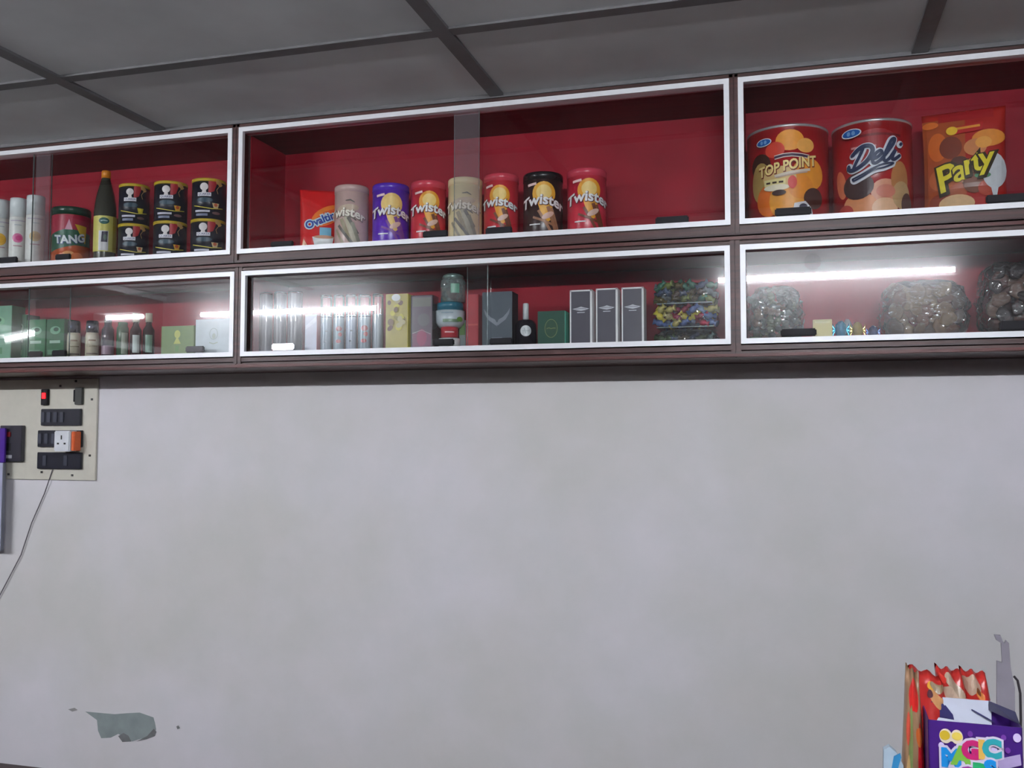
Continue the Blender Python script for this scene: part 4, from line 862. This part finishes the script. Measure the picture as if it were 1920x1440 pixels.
# hanging display strip at far left
a = hitY(-70, 900, .15); c = hitY(6.5, 900, .15); zt_ = hitY(3, 803, .15).z; zm_ = hitY(3, 868, .15).z; zb_ = hitY(3, 1033, .15).z
H = thing('hanging_display', 'purple and lilac display board at the left edge beside the black breaker', 'display board', (a.x, .15, zb_))
MB().box(0, c.x-a.x, 0, .008, zm_-zb_+.001, zt_-zb_, bev=.001).build('purple_header', mat('purple card', rgb(72, 36, 140), .35), H)
MB().box(0, c.x-a.x-.004, 0, .008, .0, zm_-zb_, bev=.001).build('lilac_panel', mat('lilac card', rgb(176, 178, 205), .4), H)
MB().box(c.x-a.x-.004, c.x-a.x, -.002, .010, .0, zm_-zb_, bev=.001).build('edge_rail', mat('grey rail', rgb(112, 116, 128), .4), H)
b = MB(); b.box(.03, .04, .008, WY-.15, (zm_-zb_)*.5, (zm_-zb_)*.5+.012); b.build('bracket', mat('grey rail', rgb(112, 116, 128), .4), H)
Print().stroke([(.052+.01*math.cos(k), zm_-zb_+.04+.02*math.sin(k)) for k in (.1, .5, .9, 1.3)], .002, ink(220, 215, 240)).build('printed_label', H, flat_map(0))

# ------------------------------------------------------------------ counter along the wall, bottom left
ze = hitY(0, 1432, WY-.01).z
b = MB(); b.box(-3.4, 1.0, -.10, WY-.001, ze-.03, ze, bev=.003); ct = b.build('top', M_WOOD)
CT = thing('wall_counter', 'dark brown wooden shelf counter along the foot of the white wall', 'counter', (-1.2, 0, 0))
ct.parent = CT; ct.location = (1.2, 0, 0)
b = MB(); b.box(-2.15, 2.15, -.06, WY-.002, 0, ze-.031); b.build('cabinet_base', M_WOOD, CT)

# ------------------------------------------------------------------ display box and snack packets on the front counter
ZCT = 1.00
b = MB(); b.box(-.15, 1.1, -1.20, -.80, ZCT-.03, ZCT, bev=.003); ct = b.build('top', M_WOOD)
FC = thing('shop_counter', 'wooden shop counter just below the view carrying the purple display box', 'counter', (.45, -1.0, 0)); ct.parent = FC; ct.location = (-.45, 1.0, 0)
b = MB(); b.box(-.55, .60, -.16, .16, 0, ZCT-.031); b.build('cabinet_base', M_WOOD, FC)
YF = -1.02
def fp(px, py, Y=YF): return hitY(px, py, Y)
a, c = fp(1741, 1400), fp(1917, 1400); xb = (a.x+c.x)/2; w2 = (c.x-a.x)/2; zt_ = fp(1830, 1358).z
hb = zt_-ZCT
BX = thing('display_box', 'purple counter display box with colourful bubble lettering and raised lid flap', 'box', (xb, YF, ZCT+.0005), facing(xb, YF)*.25)
M_PUR = mat('purple print', rgb(62, 28, 112), .35); M_CARD = mat('white card inside', rgb(206, 212, 228), .5)
b = MB(); dp = .075; th = .0015
b.box(-w2, w2, 0, th, 0, hb); b.box(-w2, w2, dp-th, dp, 0, hb); b.box(-w2, -w2+th, 0, dp, 0, hb); b.box(w2-th, w2, 0, dp, 0, hb); b.box(-w2, w2, 0, dp, 0, th)
b.build('tray', M_PUR, BX)
# raised back flap (white inside with dark blue brush print)
fh = fp(1830, 1312, YF+dp).z-ZCT
b = MB(); b.box(-w2*.98, w2*.55, dp-.003, dp-.0016, hb*.3, fh); b.build('lid_flap', M_CARD, BX)
p = Print(); nv = ink(48, 46, 92); q = random.Random(2)
for k in range(9): x_ = -w2*.95+k*w2*.055; p.stroke([(x_, fh-.006-.002*(k%3)), (x_+.007, fh-.022), (x_+.014, fh-.046)], .007, nv, True)
for k in range(5): x_ = w2*.10+k*w2*.07; p.stroke([(x_, fh-.012-.002*k), (x_+.012, fh-.018-.002*k)], .002, nv, True)
p.poly([(-w2*.1, fh-.046), (w2*.35, fh-.034), (w2*.5, fh-.038), (w2*.55, fh-.075), (-w2*.98, fh-.075), (-w2*.98, fh-.046)], ink(64, 44, 112))
p.build('flap_print', BX, flat_map(dp-.003))
b = MB(); b.poly([(w2*.50, dp*.98, fh), (w2*.98, dp*.5, fh*.99), (w2, dp*.2, hb), (w2*.5, dp*.95, hb)]); o = b.build('side_flap', mat('navy card', rgb(58, 58, 84), .45), BX, rec=False); md = o.modifiers.new('t', 'SOLIDIFY'); md.thickness = .001
b = MB(); b.poly([(-w2*.80, .001, hb), (-w2*.2, .001, hb), (-w2*.3, .004, hb+.001), (-w2*.75, .008, hb+.002)]); o = b.build('front_lip', M_CARD, BX, rec=False); md = o.modifiers.new('t', 'SOLIDIFY'); md.thickness = .001
p = Print(); Wt = M_WHITE
p.ell(-w2*.62, hb-.018, w2*.14, .009, ink(228, 215, 190)); p.ell(-w2*.38, hb-.018, w2*.13, .009, ink(228, 215, 190)); p.rect(-w2*.62, -w2*.40, hb-.024, hb-.014, ink(228, 215, 190)); p.ell(-w2*.64, hb-.017, .006, .006, ink(205, 175, 50)); p.ell(-w2*.38, hb-.017, .006, .005, ink(225, 200, 90))
for x_, z_, s_ in ((-.72, .030, .0035), (.27, .018, .0035), (.40, .028, .0035), (.88, .012, .0045), (.86, .068, .0045), (.60, .013, .003), (.68, .028, .003), (-.1, .012, .003), (-.6, .095, .004), (.5, .06, .003)):
    p.ell(w2*x_, hb-z_, s_, s_*1.2, ink(215, 200, 240) if s_ > .003 else ink(110, 60, 150))
p.poly([(w2*.42, hb-.040), (w2*.93, hb-.031), (w2*.95, hb-.044), (w2*.50, hb-.053)], ink(176, 160, 205))
def word(chars, x_, z_, s_, dx, cols, rise):
    for i, ch in enumerate(chars): p.text(ch, w2*(x_+dx*i)-.0, hb-z_+rise[i], s_, ink(214, 205, 225), .16)
    for i, ch in enumerate(chars): p.text(ch, w2*(x_+dx*i), hb-z_+rise[i], s_, ink(*cols[i]), .075)
word('MAGIC', -.52, .036, .029, .215, [(30, 140, 215), (120, 180, 70), (190, 40, 110), (225, 180, 90), (50, 160, 170)], [-.008, -.004, .004, .006, .008])
word('POPS', -.40, .060, .027, .23, [(190, 35, 60), (150, 60, 150), (40, 160, 100), (30, 140, 215)], [-.008, -.003, .003, .008])
p.build('printed_front', BX, flat_map(0))
b = MB()
pts = [(1655, 1500)]
# snack packets behind and beside the box
def packet(label, corners, Y, depth, m, cols, seed, group='red snack packets behind the purple box'):
    ps = [fp(x, y, Y) for x, y in corners]; bx = sum(v.x for v in ps)/4; bz = ZCT+.0005
    t = thing('snack_packet', label, 'packet', (bx, Y, bz), 0, group)
    L = [Vector((v.x-bx, 0, v.z-bz)) for v in ps]   # tl, tr, br, bl
    q = random.Random(seed); ph = q.random()*6
    def P_(u, v, s):
        top = L[0].lerp(L[1], u); bot = L[3].lerp(L[2], u); c_ = bot.lerp(top, v)
        e = max(0, 1-abs(2*u-1)**3)*max(0, 1-abs(2*v-1)**4)
        y = s*(depth/2*e**.5+.0006)+.004*math.sin(u*9+ph)*math.sin(v*7+ph)
        c_.z = max(0.001, c_.z+.003*math.sin(u*14+ph)*v)
        return Vector((c_.x, y, c_.z))
    b = MB(); b.grid(lambda u, v: P_(u, v, -1), 12, 14); b.grid(lambda u, v: P_(u, v, 1), 12, 14)
    bmesh.ops.remove_doubles(b.bm, verts=b.bm.verts[:], dist=.0016); b.build('wrapper', m, t)
    p = Print()
    for (u, v, a_, c_, col, r_) in cols: p.ell(u, v, a_, c_, ink(*col), r_)
    ww = (L[1]-L[0]).length; hh_ = max((L[0]-L[3]).length, .02)
    p.build('printed_label', t, lambda U, V, o: P_(min(1, max(0, U)), min(1, max(0, V)), -1)+Vector((0, -o, 0)), .1, .1)
    return t
M_RED = mat('red packet foil', rgb(176, 44, 40), .3, noise=.15, scale=25)
M_ORG = mat('orange packet foil', rgb(214, 120, 60), .25, noise=.15, scale=25)
M_BEI = mat('beige packet foil', rgb(150, 118, 90), .3, noise=.12, scale=25)
packet('tall red and beige snack packet standing left of the purple box', [(1698, 1246), (1722, 1262), (1742, 1560), (1684, 1560)], -.95, .035, M_BEI, [(.5, .85, .3, .10, (205, 40, 36), 0), (.8, .35, .15, .36, (185, 28, 34), 0), (.35, .55, .10, .25, (130, 150, 90), 0), (.75, .62, .16, .06, (215, 110, 50), 0), (.25, .3, .1, .2, (200, 165, 110), 0), (.2, .65, .1, .1, (200, 80, 60), 0)], 1)
packet('red snack packet with a green spot, directly behind the left of the box', [(1700, 1246), (1765, 1268), (1782, 1400), (1704, 1420)], -.93, .04, M_RED, [(.75, .70, .22, .10, (205, 150, 100), -.3), (.62, .84, .10, .05, (230, 170, 60), 0), (.58, .74, .08, .05, (90, 50, 60), 0), (.95, .5, .10, .09, (125, 150, 105), 0), (.8, .86, .2, .06, (140, 120, 90), 0)], 2)
packet('red and grey snack packet, second of the row behind the box', [(1752, 1247), (1800, 1258), (1838, 1400), (1768, 1400)], -.92, .04, M_RED, [(.6, .80, .34, .10, (170, 150, 130), -.4), (.5, .64, .36, .12, (190, 165, 145), -.4), (.95, .42, .08, .08, (130, 170, 90), 0), (.2, .9, .12, .05, (210, 60, 50), 0)], 3)
packet('red snack packet with beige folded top, right of the row behind the box', [(1798, 1252), (1846, 1262), (1876, 1400), (1816, 1400)], -.91, .04, M_RED, [(.35, .84, .34, .12, (185, 160, 140), 0), (.6, .72, .16, .07, (200, 120, 60), 0), (.55, .76, .08, .05, (120, 70, 40), 0), (.7, .6, .2, .05, (215, 170, 140), 0)], 4)
# grey torn card strip rising at right
def slab(name, label, cat, pts, Y, th_, m):
    q = [fp(x, y, Y) for x, y in pts]; bx = q[0].x
    b = MB(); f0 = [b.bm.verts.new((v.x, Y, max(v.z, ZCT+.001))) for v in q]; f1 = [b.bm.verts.new((v.x, Y+th_, max(v.z, ZCT+.001))) for v in q]
    b.bm.faces.new(f0); b.bm.faces.new(list(reversed(f1))); n = len(q)
    for k in range(n): b.bm.faces.new([f0[k], f1[k], f1[(k+1) % n], f0[(k+1) % n]])
    o = b.build(name, m); return tag(o, label, cat)
slab('torn_card', 'grey torn cardboard strip sticking up behind the purple box', 'cardboard', [(1864, 1190), (1876, 1191), (1880, 1202), (1884, 1206), (1886, 1200), (1892, 1206), (1895, 1250), (1903, 1290), (1904, 1480), (1872, 1480), (1869, 1312), (1869, 1239), (1879, 1242), (1877, 1206), (1868, 1200)], -.925, .003, mat('grey card', rgb(122, 118, 128), .6, noise=.1, scale=20))
K = [fp(x, y, -.915) for x, y in ((1901, 1268), (1908, 1276), (1913, 1300), (1914, 1350), (1912, 1420), (1912, 1500))]
MB().tube([(v.x, v.y, max(v.z, ZCT+.003)) for v in K], .0016, 8).build('wire_hook', mat('dark wire', rgb(70, 66, 72), .4, metal=.5)); tag(bpy.data.objects['wire_hook'], 'thin dark bent wire at the right of the torn card', 'wire')
# blue and white packet at the bottom
slab('blue_packet', 'white and blue packet corner at the bottom edge beside the snack packets', 'packet', [(1657, 1406), (1668, 1400), (1682, 1412), (1694, 1436), (1696, 1520), (1656, 1520)], -.99, .012, mat('white packet', rgb(170, 190, 205), .4))
o = slab('print_swash', '', '', [(1676, 1418), (1688, 1412), (1690, 1420), (1684, 1440), (1684, 1500), (1671, 1500), (1672, 1440)], -.9912, .0008, ink(50, 130, 180))
for k_ in ('label', 'category'): del o[k_]
o.parent = bpy.data.objects['blue_packet']
